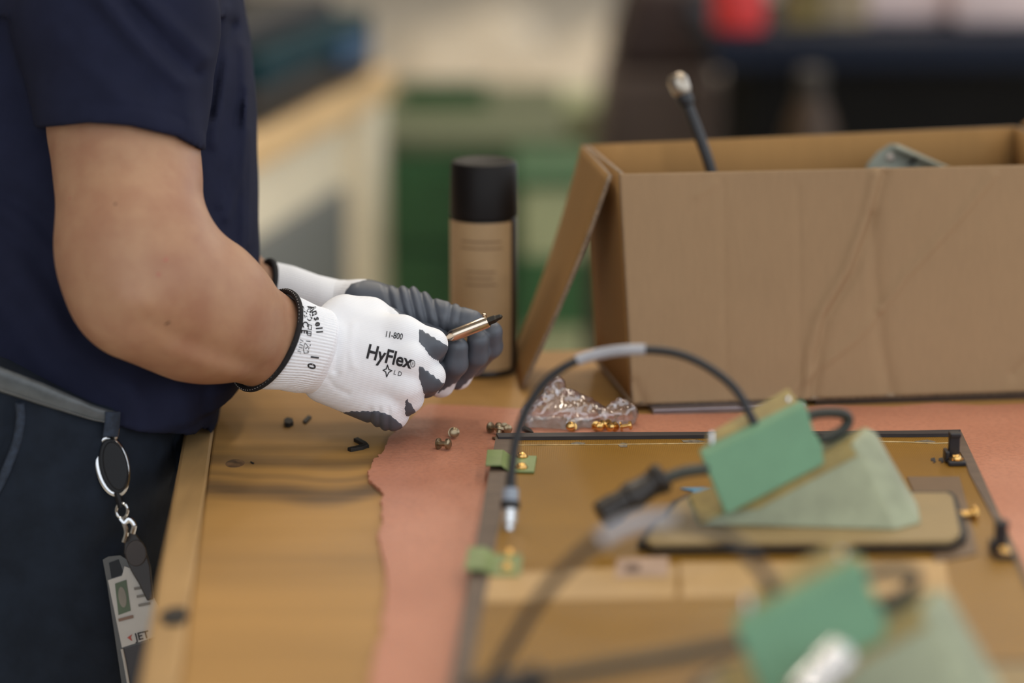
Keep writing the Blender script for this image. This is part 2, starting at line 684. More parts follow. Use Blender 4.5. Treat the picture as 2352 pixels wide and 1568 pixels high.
def arm_f(P):
    d = smin(seg(P, sh_r, W(282, 235, 1.968), 0.040, 0.0480), seg(P, W(282, 235, 1.968), U0, 0.0480, 0.0585), 0.006)
    d = smin(d, seg(P, U0, W(306, 520, 1.925), 0.0605, 0.0585), 0.008)
    d = smin(d, seg(P, W(312, 590, 1.915), W(335, 650, 1.91), 0.055, 0.055), 0.03)
    d = smin(d, seg(P, W(335, 650, 1.91), W(462, 712, 1.945), 0.056, 0.0525), 0.03)
    d = smin(d, seg(P, W(462, 712, 1.945), W(612, 781, 2.0), 0.0525, 0.0365), 0.03)
    d = smin(d, seg(P, W(612, 781, 2.0), W(720, 815, 2.01), 0.0345, 0.026), 0.02)
    px, py, D = proj(P)
    near = np.clip((1.97 - D) / 0.03, 0, 1)
    d = d + 0.0022 * ridge(px, py, [(330, 735), (400, 768), (480, 800), (600, 848)], 26) * near
    d = d - 0.0028 * ridge(px, py, [(285, 690), (320, 705)], 36) * near
    d = d - 0.0020 * ridge(px, py, [(400, 810), (480, 838), (560, 862)], 24) * near
    d = d + 0.0020 * ridge(px, py, [(455, 450), (490, 500), (520, 560)], 30) * near
    return d


LW0 = W(606, 664, 2.12)
LEl = W(400, 560, 2.37)
LSh = W(260, -120, 2.36)


def body_f(P):
    d = arm_f(P)
    d2 = smin(seg(P, LSh, LEl, 0.055, 0.048), seg(P, LEl, LW0, 0.043, 0.0205), 0.02)
    d2 = smin(d2, seg(P, LW0, W(690, 683, 2.104), 0.0195, 0.013), 0.004)
    d = np.minimum(d, d2)
    z = P[:, 2]
    c0 = np.array([PB[0] - 0.012, 2.0, 0.84])
    d3 = seg(P, c0, c0 + [0, 0.13, 0.38], 0.105, 0.115, 1.05, np.array([0, 1.0, 0]))
    d3 = smin(d3, seg(P, sh_r, LSh, 0.05, 0.05), 0.05)
    c1 = np.array([PB[0] - 0.02, 2.19, 1.47])
    d3 = smin(d3, seg(P, c1 - [0, 0, .05], c1 + [0.02, 0, .12], 0.062, 0.055), 0.03)
    hd = c1 + [0.045, 0, .20]
    d4 = seg(P, hd - [0.0, 0, 0.035], hd + [-0.015, 0, 0.05], 0.070, 0.088)
    d4 = smin(d4, seg(P, hd + [0.01, 0, -0.07], hd + [0.045, 0, -0.085], 0.052, 0.028), 0.03)
    d4 = smin(d4, seg(P, hd + [0.075, 0, 0.01], hd + [0.10, 0, -0.022], 0.008, 0.014), 0.014)
    for s in (-1, 1):
        d4 = smin(d4, seg(P, hd + [-0.02, s * .085, 0.015], hd + [-0.012, s * .088, -0.03], 0.014, 0.009), 0.006)
        d4 = smin(d4, seg(P, hd + [0.07, s * .02, 0.03], hd + [0.066, s * .045, 0.03], 0.011, 0.010), 0.012)
        e = np.linalg.norm(P - (hd + [0.078, s * .033, 0.008]), axis=1) - 0.011
        d4 = smax(d4, -e, 0.008)
    d4 = smin(d4, seg(P, hd + [0.082, -.022, -0.052], hd + [0.082, .022, -0.052], 0.007, 0.007), 0.006)
    d3 = smin(d3, d4, 0.03)
    for s in (-1, 1):
        lg = np.array([PB[0], 2.0 + s * 0.070, 0.76])
        d3 = smin(d3, seg(P, lg, lg + [0.0, 0, -0.36], 0.070, 0.052), 0.05)
        d3 = smin(d3, seg(P, lg + [0, 0, -0.36], lg + [-0.02, 0, -0.72], 0.056, 0.036), 0.02)
    return smin(d, d3, 0.02)


bl = np.array([-0.66, 1.70, 0.06])
bh = np.array([-0.05, 2.50, 1.83])
VB, QB = sdf_mesh(body_f, bl, bh, 0.0042)
body = mk('body', (VB, QB), m_skin, person)
bvb = BVHTree.FromPolygons(VB.tolist(), QB.tolist())
m_mole = mat('mole', lin(96, 62, 44), rough=0.6)
m_spot = mat('red_spot', lin(166, 100, 82), rough=0.55)
for mx, my, mr, ml, mm_ in ((265, 468, 0.0012, 1.0, m_mole), (385, 742, 0.0011, 2.6, m_mole), (381, 596, 0.0016, 1.4, m_spot), (364, 630, 0.0015, 1.2, m_spot), (160, 455, .0014, 1, m_spot)):
    a_ = W(mx, my, 1.6)
    h_ = bvb.ray_cast(Vector(a_), Vector(unit(W(mx, my, 2) - a_)))
    if h_[0] is not None:
        n_ = np.array(h_[1])
        n_ = n_ if n_ @ FWD < 0 else -n_
        c_ = np.array(h_[0])
        u1, v1, _d = frame(n_)
        g_ = lathe([(-.0004, mr), (.0001, mr * .9), (.0003, mr * .4)], (0, 0, 0), (0, 0, 1), 14)
        ax_ = unit(RT + UP * .8)
        e1_ = unit(ax_ - n_ * (ax_ @ n_))
        mk('skin_spot', xform(g_, c_, e1_ * ml, np.cross(n_, e1_), n_), mm_, body)

# hair cap
hd = np.array([PB[0] - 0.02, 2.19, 1.47]) + [0.045, 0, .20]


def hair_f(P):
    d = seg(P, hd + [-0.012, 0, 0.0], hd + [-0.018, 0, 0.055], 0.088, 0.092)
    cut = (P[:, 0] - hd[0]) * 0.8 - (P[:, 2] - hd[2]) + 0.01
    return smax(d, cut, 0.01) + 0.002 * vnoise(P, 0.012, 3)


m_hair = mat('brown_hair', lin(70, 52, 38), rough=0.6, var=0.2, vscale=150)
mk('hair', sdf_mesh(hair_f, hd - 0.13, hd + 0.17, 0.006), m_hair, person)

# ---- shirt
TD = 2.14      # depth of the torso's mid plane
fr = [(-260, 470), (-100, 515), (0, 541), (100, 557), (200, 569), (400, 575), (590, 577), (750, 576), (840, 568), (890, 545), (915, 512), (950, 497), (1010, 490), (1100, 490)]
frz = np.array([WC(x, y)[2] for y, x in fr])
frx = np.array([WC(x + (14 if y < 860 else 4), y)[0] for y, x in fr])
o_ = np.argsort(frz)
frz, frx = frz[o_], frx[o_]
XB = -0.53
hem = [(-300, 815), (-100, 822), (0, 848), (100, 900), (215, 955), (300, 981), (400, 1001), (445, 997), (492, 986), (600, 975)]
hdy = np.interp([x for x, y in hem], [300, 400, 445, 492, 600], [-0.150, -0.135, -0.10, -0.02, 0])
hemx = np.array([WC(x, y, d)[0] for (x, y), d in zip(hem, hdy)])
hemz = np.array([WC(x, y, d)[2] for (x, y), d in zip(hem, hdy)]) - np.interp([x for x, y in hem], [0, 215, 400], [0.002, 0.005, 0.009])
sl_hem_x = [60, 96, 200, 300, 400, 462, 520]
sl_hem_y = [296, 292, 283, 288, 310, 346, 370]


def shirt_f(P):
    px, py, D = proj(P)
    x, y, z = P.T
    xf = np.interp(z, frz, frx)
    a = (xf - XB) / 2
    cx = (xf + XB) / 2
    cy = YC(z)
    b = np.interp(z, [0.8, 1.0, 1.2, 1.35, 1.45], [0.155, 0.150, 0.155, 0.175, 0.15])
    n = 2.35
    rr = (np.abs((x - cx) / a) ** n + np.abs((y - cy) / b) ** n) ** (1 / n)
    d = (rr - 1) * 0.14
    zs = W(0, -190, 2.1)[2]
    d = smax(d, (z - zs - 0.02 + 0.25 * np.abs(y - cy)) * 0.9, 0.06)
    front = np.clip((cy + 0.03 - y) / 0.04, 0, 1)
    fold = 0
    for pl, s, A in (([(560, 110), (566, 300), (545, 420), (520, 500)], 9, 3.0), ([(568, 200), (560, 400), (556, 600)], 7, 2.6),
                     ([(530, 60), (500, 160), (478, 260)], 14, -7.0), ([(520, 20), (515, 150), (490, 330)], 10, 3.5),
                     ([(566, 240), (530, 400), (505, 470)], 8, 2.4), ([(575, 300), (570, 560)], 6, 2.0),
                     ([(20, 450), (80, 490), (140, 560)], 22, -6), ([(0, 520), (80, 580), (180, 740)], 20, -5), ([(40, 640), (150, 800), (300, 900)], 26, 4),
                     ([(0, 700), (120, 860), (220, 930)], 20, 3), ([(420, 900), (430, 990)], 16, 3), ([(300, 890), (330, 975)], 22, 3), ([(470, 900), (465, 985)], 12, -3)):
        fold = fold + ridge(px, py, pl, s * 1.3) * A
    d = d - 0.001 * fold * front
    # hem cut
    hz = np.interp(x, hemx, hemz)
    d = smax(d, hz - z, 0.004)
    # right sleeve
    s0 = W(262, -120, 2.02)
    s1 = W(268, 60, 1.985)
    s2 = W(284, 330, 1.950)
    sd = smin(seg(P, s0, s1, 0.082, 0.083), seg(P, s1, s2, 0.083, 0.0668), 0.01)
    fold = 0
    for pl, s, A in (([(235, 0), (330, 110), (410, 190)], 15, 4.5), ([(330, 0), (420, 80), (470, 130)], 16, 4.0), ([(300, 10), (385, 110), (450, 170)], 13, -4.5),
                     ([(130, 90), (220, 170), (300, 260)], 26, 2.5), ([(440, 160), (430, 250), (440, 300)], 16, 2.6), ([(180, 0), (260, 90), (350, 210)], 18, -3.0)):
        fold = fold + ridge(px, py, pl, s * 1.2) * A
    fs = np.clip((2.0 - D) / 0.03, 0, 1)
    hy = np.interp(px, sl_hem_x, sl_hem_y)
    sd = sd - 0.001 * fold * fs * np.clip((hy - py) / 60, 0, 1)
    sd = sd + 0.0008 * gauss(py - (hy - 47), 4)
    cut = (py - hy) * 0.00035
    sd = smax(sd, cut, 0.003)
    # left sleeve
    l0 = W(250, -120, 2.36)
    l1 = W(340, 270, 2.38)
    ld = smax(seg(P, l0, l1, 0.08, 0.066), (py - 330) * 0.0004, 0.004)
    d = smin(d, seg(P, W(250, -150, 2.05), W(250, -150, 2.33), 0.075, 0.078), 0.04)
    # arm hole gap between torso and sleeve
    d = smin(d, smin(sd, ld, 0.004), np.where(py < 40, 0.03, 0.008))
    d = d + 0.0007 * vnoise(P, 0.07, 5)
    return d


mk('shirt', sdf_mesh(shirt_f, np.array([-0.66, 1.80, 0.80]), np.array([-0.17, 2.48, 1.52]), 0.0036), m_shirt, person)

# ---- trousers
JF = [(900, 425), (1000, 419), (1060, 421), (1130, 414), (1300, 405), (1500, 398)]
jz = np.array([WY(x, y, 2.0)[2] for y, x in JF])[::-1]
jx = np.array([WY(x, y, 2.0)[0] for y, x in JF])[::-1]
wp = [WY(0, 860, 1.86), WY(215, 955, 1.86), WY(420, 1000, 1.95)]
waist_x = np.array([-0.60, wp[0][0], wp[1][0], -0.2])
waist_z = np.array([wp[0][2] + 0.05, wp[0][2], wp[1][2], wp[2][2]]) + 0.006
JCY = 2.0


def jeans_core(P, grow=0.0):
    x, y, z = P.T
    xf = np.interp(z, jz, jx)
    a = (xf + 0.525) / 2
    cx = (xf - 0.525) / 2
    b = np.interp(z, [0.6, 0.8, 0.95], [0.165, 0.160, 0.146])
    n = 2.5
    rr = (np.abs((x - cx) / (a + grow)) ** n + np.abs((y - JCY) / (b + grow)) ** n) ** (1 / n)
    return (rr - 1) * 0.13


def jeans_f(P):
    px, py, D = proj(P)
    x, y, z = P.T
    d = jeans_core(P)
    front = np.clip((2.02 - y) / 0.03, 0, 1)
    fold = 0
    for pl, s, A in (([(120, 930), (110, 1050), (60, 1180)], 40, 2.0), ([(412, 1010), (416, 1080), (404, 1125)], 7, 2.2), ([(398, 1010), (404, 1080), (394, 1120)], 6, -3.0),
                     ([(48, 930), (40, 1010), (0, 1120)], 9, 1.5), ([(26, 930), (20, 1010), (-20, 1100)], 12, -3.5), ([(400, 1140), (320, 1180), (240, 1250)], 30, -3.0)):
        fold = fold + ridge(px, py, pl, s) * A
    d = d - 0.001 * fold * front + 0.0008 * vnoise(P, 0.09, 9)
    d = smax(d, z - np.interp(x, waist_x, waist_z), 0.003)
    d = smax(d, 0.70 - z, 0.02)
    for s in (-1, 1):
        lg = np.array([PB[0] - 0.01, JCY + s * 0.085, 0.74])
        l2 = smin(seg(P, lg, lg + [0, 0, -0.32], 0.105, 0.082), seg(P, lg + [0, 0, -0.32], lg + [-0.015, 0, -0.64], 0.082, 0.075), 0.02)
        d = smin(d, l2, 0.03)
    d = smax(d, 0.075 - z, 0.003)
    return d


mk('jeans', sdf_mesh(jeans_f, np.array([-0.66, 1.80, 0.05]), np.array([-0.20, 2.22, 1.02]), 0.0045), m_jeans, person)


def hip_pt(px, py, off=0.0):
    """point on the trousers' side seen at a pixel (march along the view ray)"""
    lo_, hi_ = 1.75, 2.15
    D = np.linspace(lo_, hi_, 400)
    P = np.array([W(px, py, q) for q in D])
    v = jeans_core(P, off)
    k = int(np.argmax(v < 0)) if (v < 0).any() else 60
    return P[k]


# belt: strip following the hips
bt = []
for x_ in range(-140, 280, 12):
    yt = np.interp(x_, [-140, 0, 100, 215, 300, 400], [775, 842, 880, 930, 955, 970])
    yb = np.interp(x_, [-140, 0, 100, 215, 300, 400], [828, 900, 932, 966, 980, 1000])
    bt.append((hip_pt(x_, yt, 0.006), hip_pt(x_, yb, 0.006)))
bt = np.array(bt)
nn = unit([-0.2, -1, 0.05])
rows = [bt[:, 0] * (1 - u) + bt[:, 1] * u + nn * (0.0022 * math.sin(math.pi * u) ** 0.5) for u in np.linspace(0, 1, 7)]
Vb = np.array(rows)
m_ = Vb.shape[1]
Fb = [[j * m_ + i, j * m_ + i + 1, (j + 1) * m_ + i + 1, (j + 1) * m_ + i] for j in range(6) for i in range(m_ - 1)]
be = mk('belt', (Vb.reshape(-1, 3), Fb), m_belt, person)
sm = be.modifiers.new('solid', 'SOLIDIFY')
sm.thickness = 0.003
sm.offset = -1
st = []
edge = bt[:, 0] * 0.12 + bt[:, 1] * 0.88 + nn * 0.0022
ep = spline(edge, 6)
for i in range(0, len(ep) - 3, 3):
    st.append(tube(ep[i:i + 3], 0.0005, 5))
mk('belt_stitching', join(*st), m_thread, be)

# pocket seam, belt loop, front pocket corner
sp_ = spline([hip_pt(x, y, 0.002) for x, y in ((46, 925), (48, 960), (40, 1010), (22, 1060), (0, 1110), (-30, 1160))], 8)
mk('pocket_seam', tube(sp_, 0.0038, 10), m_denim_seam, person)
lp = [hip_pt(x, y, 0.006) for x, y in ((262, 946), (260, 975), (256, 1003))]
lpw = unit(hip_pt(285, 975, .006) - hip_pt(240, 975, .006))
V_ = []
for p in spline(lp, 6):
    for s in (-1, 1):
        V_.append(p + lpw * s * 0.0065 - FWD * 0.003)
n_ = len(V_) // 2
lo_o = mk('belt_loop', (V_, [[2 * i, 2 * i + 1, 2 * i + 3, 2 * i + 2] for i in range(n_ - 1)]), m_denim_seam, person)
lo_o.modifiers.new('solid', 'SOLIDIFY').thickness = 0.002
# shoes
m_shoe = mat('work_shoe', lin(30, 28, 27), rough=0.6)
for s in (-1, 1):
    b0 = np.array([PB[0] - 0.03, JCY + s * 0.085, 0.045])
    fsh = lambda P, b0=b0: smax(smin(seg(P, b0 + [-.05, 0, 0.01], b0 + [0.14, 0, -0.005], 0.042, 0.040), seg(P, b0 + [-0.03, 0, 0.03], b0 + [-0.02, 0, 0.07], 0.042, 0.045), 0.03), 0.0 - P[:, 2], 0.006)
    mk('shoe', sdf_mesh(fsh, b0 - [0.13, 0.07, 0.06], b0 + [0.21, 0.07, 0.14], 0.007), m_shoe, person)

# ---------------------------------------------------------------- gloves
m_knit = bpy.data.materials.new('white_knit')
t = NT(m_knit)
t.p.inputs['Base Color'].default_value = lin(246, 247, 250)
t.p.inputs['Roughness'].default_value = 0.85
t.p.inputs['Specular IOR Level'].default_value = 0.2
t.p.inputs['Sheen Weight'].default_value = 0.15
wv = t.add('ShaderNodeTexWave', wave_type='BANDS', bands_direction='Z')
wv.inputs['Scale'].default_value = 210.0
wv.inputs['Distortion'].default_value = 1.2
wv.inputs['Detail'].default_value = 1.0
wv.inputs['Detail Scale'].default_value = 0.6
t.ln(t.coords((1, 1, 1), (0, math.radians(14), 0)), wv.inputs['Vector'])
n2 = t.add('ShaderNodeTexNoise', Scale=900.0, Detail=2.0)
t.ln(t.coords(), n2.inputs['Vector'])
hh = t.math('MULTIPLY_ADD', n2.outputs['Fac'], 0.5, wv.outputs['Fac'])
bp = t.add('ShaderNodeBump', Strength=0.22, Distance=0.0006)
t.ln(hh, bp.inputs['Height'])
t.ln(bp.outputs['Normal'], t.p.inputs['Normal'])
m_nitrile = mat('grey_nitrile', lin(89, 94, 103), rough=0.42, var=0.06, vscale=60, bump=0.12, bscale=1500, bdist=0.0003, spec=0.45)
m_band = mat('black_cuff_band', lin(28, 26, 28), rough=0.85, var=0.2, vscale=300)
m_white_thread = mat('white_thread', lin(205, 202, 200), rough=0.8)
m_ink = mat('black_print', lin(34, 32, 36), rough=0.7, var=0.05)

MM = 0.001
# right hand: (group, a, b, ra, rb, flat)
RH = [
    ('palm', (748, 806, 2.008), (800, 815, 2.006), 29, 30, 0.72),
    ('palm', (775, 744, 2.008), (925, 765, 1.998), 16, 13.5, None),
    ('palm', (770, 790, 2.000), (945, 822, 1.992), 17, 14, None),
    ('palm', (770, 830, 2.000), (932, 884, 1.996), 17, 13.5, None),
    ('palm', (745, 850, 2.006), (890, 932, 2.004), 17, 13, None),
    ('palm', (795, 724, 2.015), (850, 730, 2.018), 17.5, 16, None),
    ('palm', (745, 880, 2.016), (885, 934, 2.014), 16.5, 17.5, None),
    ('thumb', (850, 728, 2.02), (930, 756, 2.052), 15, 12.5, None),
    ('thumb', (930, 756, 2.052), (1005, 776, 2.045), 12.5, 10, None),
    ('index', (925, 765, 1.998), (991, 791, 1.998), 13.5, 12.8, None),
    ('index', (991, 791, 1.998), (990, 806, 2.026), 12.8, 11.5, None),
    ('index', (990, 806, 2.026), (985, 790, 2.038), 11.0, 9.5, None),
    ('middle', (945, 822, 1.992), (986, 864, 2.000), 14, 12.8, None),
    ('middle', (986, 864, 2.000), (976, 880, 2.030), 12.6, 11.5, None),
    ('middle', (976, 880, 2.030), (955, 850, 2.045), 11, 9.5, None),
    ('ring', (932, 884, 1.996), (938, 913, 2.004), 13.5, 12.3, None),
    ('ring', (938, 913, 2.004), (930, 915, 2.034), 12, 11, None),
    ('ring', (930, 915, 2.034), (905, 880, 2.045), 11, 9.5, None),
    ('pinky', (890, 932, 2.004), (902, 951, 2.010), 13, 11.8, None),
    ('pinky', (902, 951, 2.010), (890, 945, 2.034), 11.5, 10.5, None),
]
LH = [
    ('palm', (778, 702, 2.090), (840, 722, 2.088), 21.5, 26, 0.85),
    ('palm', (830, 725, 2.090), (985, 790, 2.096), 25, 20, 0.75),
    ('palm', (830, 770, 2.090), (950, 840, 2.085), 24, 20, 0.75),
    ('palm', (835, 698, 2.070), (940, 712, 2.062), 19, 19, None),
    ('thumb', (940, 712, 2.062), (968, 718, 2.058), 18.5, 15.5, None),
    ('thumb', (968, 718, 2.058), (1030, 730, 2.048), 15.5, 12.6, None),
    ('thumb', (1030, 730, 2.048), (1082, 741, 2.040), 12.4, 10.8, None),
    ('index', (985, 790, 2.098), (1085, 832, 2.086), 13, 11.5, None),
    ('index', (1085, 832, 2.086), (1126, 795, 2.062), 11, 9.8, None),
    ('index', (1126, 795, 2.062), (1130, 762, 2.050), 9.8, 8.8, None),
    ('middle', (975, 815, 2.092), (1052, 862, 2.074), 13, 11.5, None),
    ('middle', (1052, 862, 2.074), (1094, 815, 2.050), 11, 9.8, None),
    ('middle', (1094, 815, 2.050), (1098, 782, 2.040), 9.8, 9.0, None),
    ('ring', (955, 835, 2.084), (1012, 880, 2.058), 13, 11.5, None),
    ('ring', (1012, 880, 2.058), (1046, 835, 2.036), 11, 9.8, None),
    ('ring', (1046, 835, 2.036), (1050, 798, 2.030), 9.8, 9.0, None),
    ('pinky', (930, 850, 2.076), (980, 880, 2.048), 12, 10.5, None),
    ('pinky', (980, 880, 2.048), (1000, 845, 2.036), 10, 8.5, None),
]
GR = ['palm', 'thumb', 'index', 'middle', 'ring', 'pinky']


def hand_fn(H, kp=0.012, kf=0.0035, groove=None):
    segs = [(g, W(*a), W(*b), ra * MM, rb * MM, fl) for g, a, b, ra, rb, fl in H]

    def groups(P):
        out = {}
        for g, a, b, ra, rb, fl in segs:
            d = seg(P, a, b, ra, rb, fl)
            out[g] = d if g not in out else smin(out[g], d, kp if g == 'palm' else 0.004)
        return out

    def f(P):
        G = groups(P)
        d = G['palm']
        fg = None
        for g in GR[1:]:
            if g in G:
                fg = G[g] if fg is None else smin(fg, G[g], kf)
        d = smin(d, fg, 0.008)
        if groove:
            d = d + groove(P)
        return d
    return f, groups


def groove_r(P):
    px, py, D = proj(P)
    near = np.clip((2.005 - D) / 0.01, 0, 1)
    o = 0.0014 * ridge(px, py, [(768, 735), (774, 790), (768, 850)], 7) - 0.0008 * ridge(px, py, [(786, 750), (790, 800), (784, 850)], 8)
    o = o + 0.0007 * ridge(px, py, [(745, 860), (770, 890), (800, 905)], 7)
    o = o - 0.0009 * ridge(px, py, [(812, 745), (803, 800), (812, 840)], 9)
    low = np.clip((py - 930) / 15, 0, 1)
    o = o * near + 0.0016 * low * (gauss(px - 852, 6) + gauss(px - 872, 5) + 0.8 * gauss(px - 893, 5))
    return o


def groove_l(P):
    px, py, D = proj(P)
    near = np.clip((2.075 - D) / 0.01, 0, 1) * np.clip((790 - py) / 20, 0, 1)
    o = 0
    for x0, s, A in ((893, 7, 1.6), (918, 7, 2.6), (943, 7, 3.0), (968, 7, 3.0), (992, 6, 2.4), (1040, 6, 2.2), (1062, 5, 1.0)):
        o = o + A * gauss(px - x0 - 0.25 * (py - 680) * np.where(x0 < 1000, 1, -0.6), s)
    return 0.001 * o * near


def coat_shell(V, Q, field, n_in=0.0009, n_out=0.00035):
    """coating faces lifted where the field is positive, sunk below the knit where negative"""
    tri = np.vstack([Q[:, [0, 1, 2]], Q[:, [0, 2, 3]]])
    nr = np.cross(V[tri[:, 1]] - V[tri[:, 0]], V[tri[:, 2]] - V[tri[:, 0]])
    N = np.zeros_like(V)
    for k in range(3):
        np.add.at(N, tri[:, k], nr)
    N /= np.maximum(np.linalg.norm(N, axis=1), 1e-12)[:, None]
    off = np.clip(field * 0.00035, -n_in, n_out)
    keep = (field[Q] > -6).any(1)
    Qk = Q[keep]
    used = np.unique(Qk)
    mp = np.full(len(V), -1)
    mp[used] = np.arange(len(used))
    return (V + N * off[:, None])[used], mp[Qk]


def pxl(px, py, x0, y0, x1, y1):
    """signed pixel distance below the line x0,y0 -> x1,y1"""
    L = math.hypot(x1 - x0, y1 - y0)
    return (-(y1 - y0) * (px - x0) + (x1 - x0) * (py - y0)) / L


jag = lambda px, py: 0.8 * np.sin(px * 0.5) + 0.8 * np.sin(py * 0.37 + px * 0.23)

# --- right glove
gr_ = thing('work_glove', None, None, PB)
gr_.parent = person
gr_.location = (0, 0, 0)
ORG[gr_] = PB
fR, gR = hand_fn(RH, groove=groove_r)
allp = [W(*s[k]) for s in RH for k in (1, 2)]
lo_b, hi_b = bounds(allp, 0.04)
VR, QR = sdf_mesh(fR, lo_b, hi_b, 0.00125)
mk('knit_shell', (VR, QR), m_knit, gr_)
G = gR(VR)
px, py, D = proj(VR)
st_ = np.stack([G[g] for g in GR])
own = st_.argmin(0)
deep = (D - 2.022) / 0.00036
fld = np.full(len(VR), -60.0)
bot = py - np.interp(px, [640, 690, 705, 730, 771, 819, 867, 895, 921, 940], [915, 925, 931, 941, 947, 944, 944, 952, 973, 1000])
pal = np.maximum(bot, deep)
fi = np.maximum(np.minimum(pxl(px, py, 968, 757, 1025, 792), (px - 962) * 1.5), deep)
fm = np.maximum(np.minimum(pxl(px, py, 967, 841, 1014, 876), (px - 962) * 1.5), deep)
fr_ = np.maximum(np.minimum(pxl(px, py, 933, 912, 952, 940), (px - 930) * 1.5), deep)
fp = np.maximum(bot, deep)
ft = (D - 2.03) / 0.00036
for k, ff in enumerate((pal, ft, fi, fm, fr_, fp)):
    fld = np.where(own == k, ff, fld)
fld = fld + jag(px, py)
cs = mk('nitrile_coating', coat_shell(VR, QR, fld), m_nitrile, gr_)


# cuff of the right glove: ribbed tube lofted through tilted rings
def cuff_rings(sec, nr, na, ribs, amp):
    """sec: (t, centre px,py,D, a px,py, b px,py,dD)"""
    sec = np.array(sec, float)
    V = []
    for i in range(nr):
        t = i / (nr - 1)
        s = [np.interp(t, sec[:, 0], sec[:, k]) for k in range(1, 9)]
        c = W(s[0], s[1], s[2])
        av = W(s[0] + s[3], s[1] + s[4], s[2]) - c
        bv = W(s[0] + s[5], s[1] + s[6], s[2] + s[7]) - c
        for k in range(na):
            an = 2 * math.pi * k / na
            rib = 1 + amp * min(1, 3.5 * (1 - t)) * (abs(math.sin(an * ribs / 2)) - 0.5)
            V.append(c + (av * math.cos(an) + bv * math.sin(an)) * rib)
    F = [[i * na + k, i * na + (k + 1) % na, (i + 1) * na + (k + 1) % na, (i + 1) * na + k] for i in range(nr - 1) for k in range(na)]
    return np.array(V), F


CR = [(0, 613, 781, 2.0, 46, -110, 60, 12, -0.036),
      (0.25, 640, 788, 2.0, 47, -104, 57, 10, -0.034),
      (0.55, 681, 798, 2.0, 42, -96, 54, 6, -0.0315),
      (0.8, 713, 805, 2.002, 36, -96, 47, 4, -0.0298),
      (1, 748, 812, 2.006, 22, -92, 26, 2, -0.0210)]
cuffR = cuff_rings(CR, 40, 420, 84, 0.020)
mk('ribbed_cuff', cuffR, m_knit, gr_)


def ring(sec, grow, n=160):
    s = np.array(sec[0], float)
    c = W(s[1], s[2], s[3])
    av = (W(s[1] + s[4], s[2] + s[5], s[3]) - c) * grow
    bv = (W(s[1] + s[6], s[2] + s[7], s[3] + s[8]) - c) * grow
    return np.array([c + av * math.cos(a) + bv * math.sin(a) for a in np.linspace(0, 2 * math.pi, n, endpoint=False)])


rg = ring(CR, 1.02)
band = mk('cuff_band', tube(rg, 0.0024 + 0.0003 * np.sin(np.arange(160) * math.pi / 1.0), 10, True), m_band, gr_)
s_ = np.array(CR[0], float)
shift = W(s_[1] - 4.2, s_[2] - 1.5, s_[3] - 0.0004) - W(s_[1], s_[2], s_[3])
rg2 = ring(CR, 1.045, 240) + shift
mk('band_stitching', join(*[tube(rg2[i:i + 2], 0.0007, 6) for i in range(0, 238, 3)]), m_white_thread, gr_)

# --- left glove
gl_ = thing('work_glove', None, None, PB)
gl_.parent = person
gl_.location = (0, 0, 0)
ORG[gl_] = PB
fL, gL = hand_fn(LH, kp=0.014, groove=groove_l)
allp = [W(*s[k]) for s in LH for k in (1, 2)]
lo_b, hi_b = bounds(allp, 0.04)
VL, QL = sdf_mesh(fL, lo_b, hi_b, 0.0014)
mk('knit_shell', (VL, QL), m_knit, gl_)
G = gL(VL)
px, py, D = proj(VL)
own = np.stack([G[g] for g in GR]).argmin(0)
base_l = pxl(px, py, 772, 700, 806, 652) * 1.0
base_l = np.where(True, (px - np.interp(py, [600, 640, 652, 700, 760, 900], [880, 850, 806, 772, 765, 760])), 0)
dors = (2.098 - D) / 0.00038
pal = np.minimum(base_l, dors)
# fingers: white backs show along the lower right
def fing(a, b, off):
    return -pxl(px, py, *a, *b) + off
fld = pal.copy()
for k, (a, b, off) in {2: ((1060, 900), (1160, 800), 14), 3: ((1000, 905), (1125, 800), 26), 4: ((985, 906), (1052, 866), 8), 5: ((975, 910), (1050, 866), 4)}.items():
    fld = np.where(own == k, fing(a, b, off), fld)
fld = np.where(own == 1, np.maximum(pal, 10), fld) + jag(px, py)
mk('nitrile_coating', coat_shell(VL, QL, fld), m_nitrile, gl_)
CL = [(0, 606, 664, 2.12, 16, -64, 22, 6, -0.028),
      (0.3, 660, 676, 2.11, 14, -65, 18, 6, -0.027),
      (0.7, 720, 690, 2.098, 12, -58, 14, 5, -0.025),
      (1, 790, 706, 2.09, 10, -59, 8, 4, -0.0235)]
mk('ribbed_cuff', cuff_rings(CL, 30, 320, 72, 0.016), m_knit, gl_)
mk('cuff_band', tube(ring(CL, 1.02), 0.0026, 10, True), m_band, gl_)

# ---- print on the right glove
bvh = BVHTree.FromPolygons(np.vstack([VR, cuffR[0]]).tolist(), QR.tolist() + [[i + len(VR) for i in q] for q in cuffR[1]])


def press(V2, F, size_off=0.00035):
    """project px,py vertices along the view direction on the right glove"""
    out = []
    for x, y in V2:
        a = W(x, y, 1.9)
        d = unit(W(x, y, 2.2) - a)
        hit = bvh.ray_cast(Vector(a), Vector(d))
        p = np.array(hit[0]) - d * size_off if hit[0] is not None else W(x, y, 1.99)
        out.append(p)
    return np.array(out), F


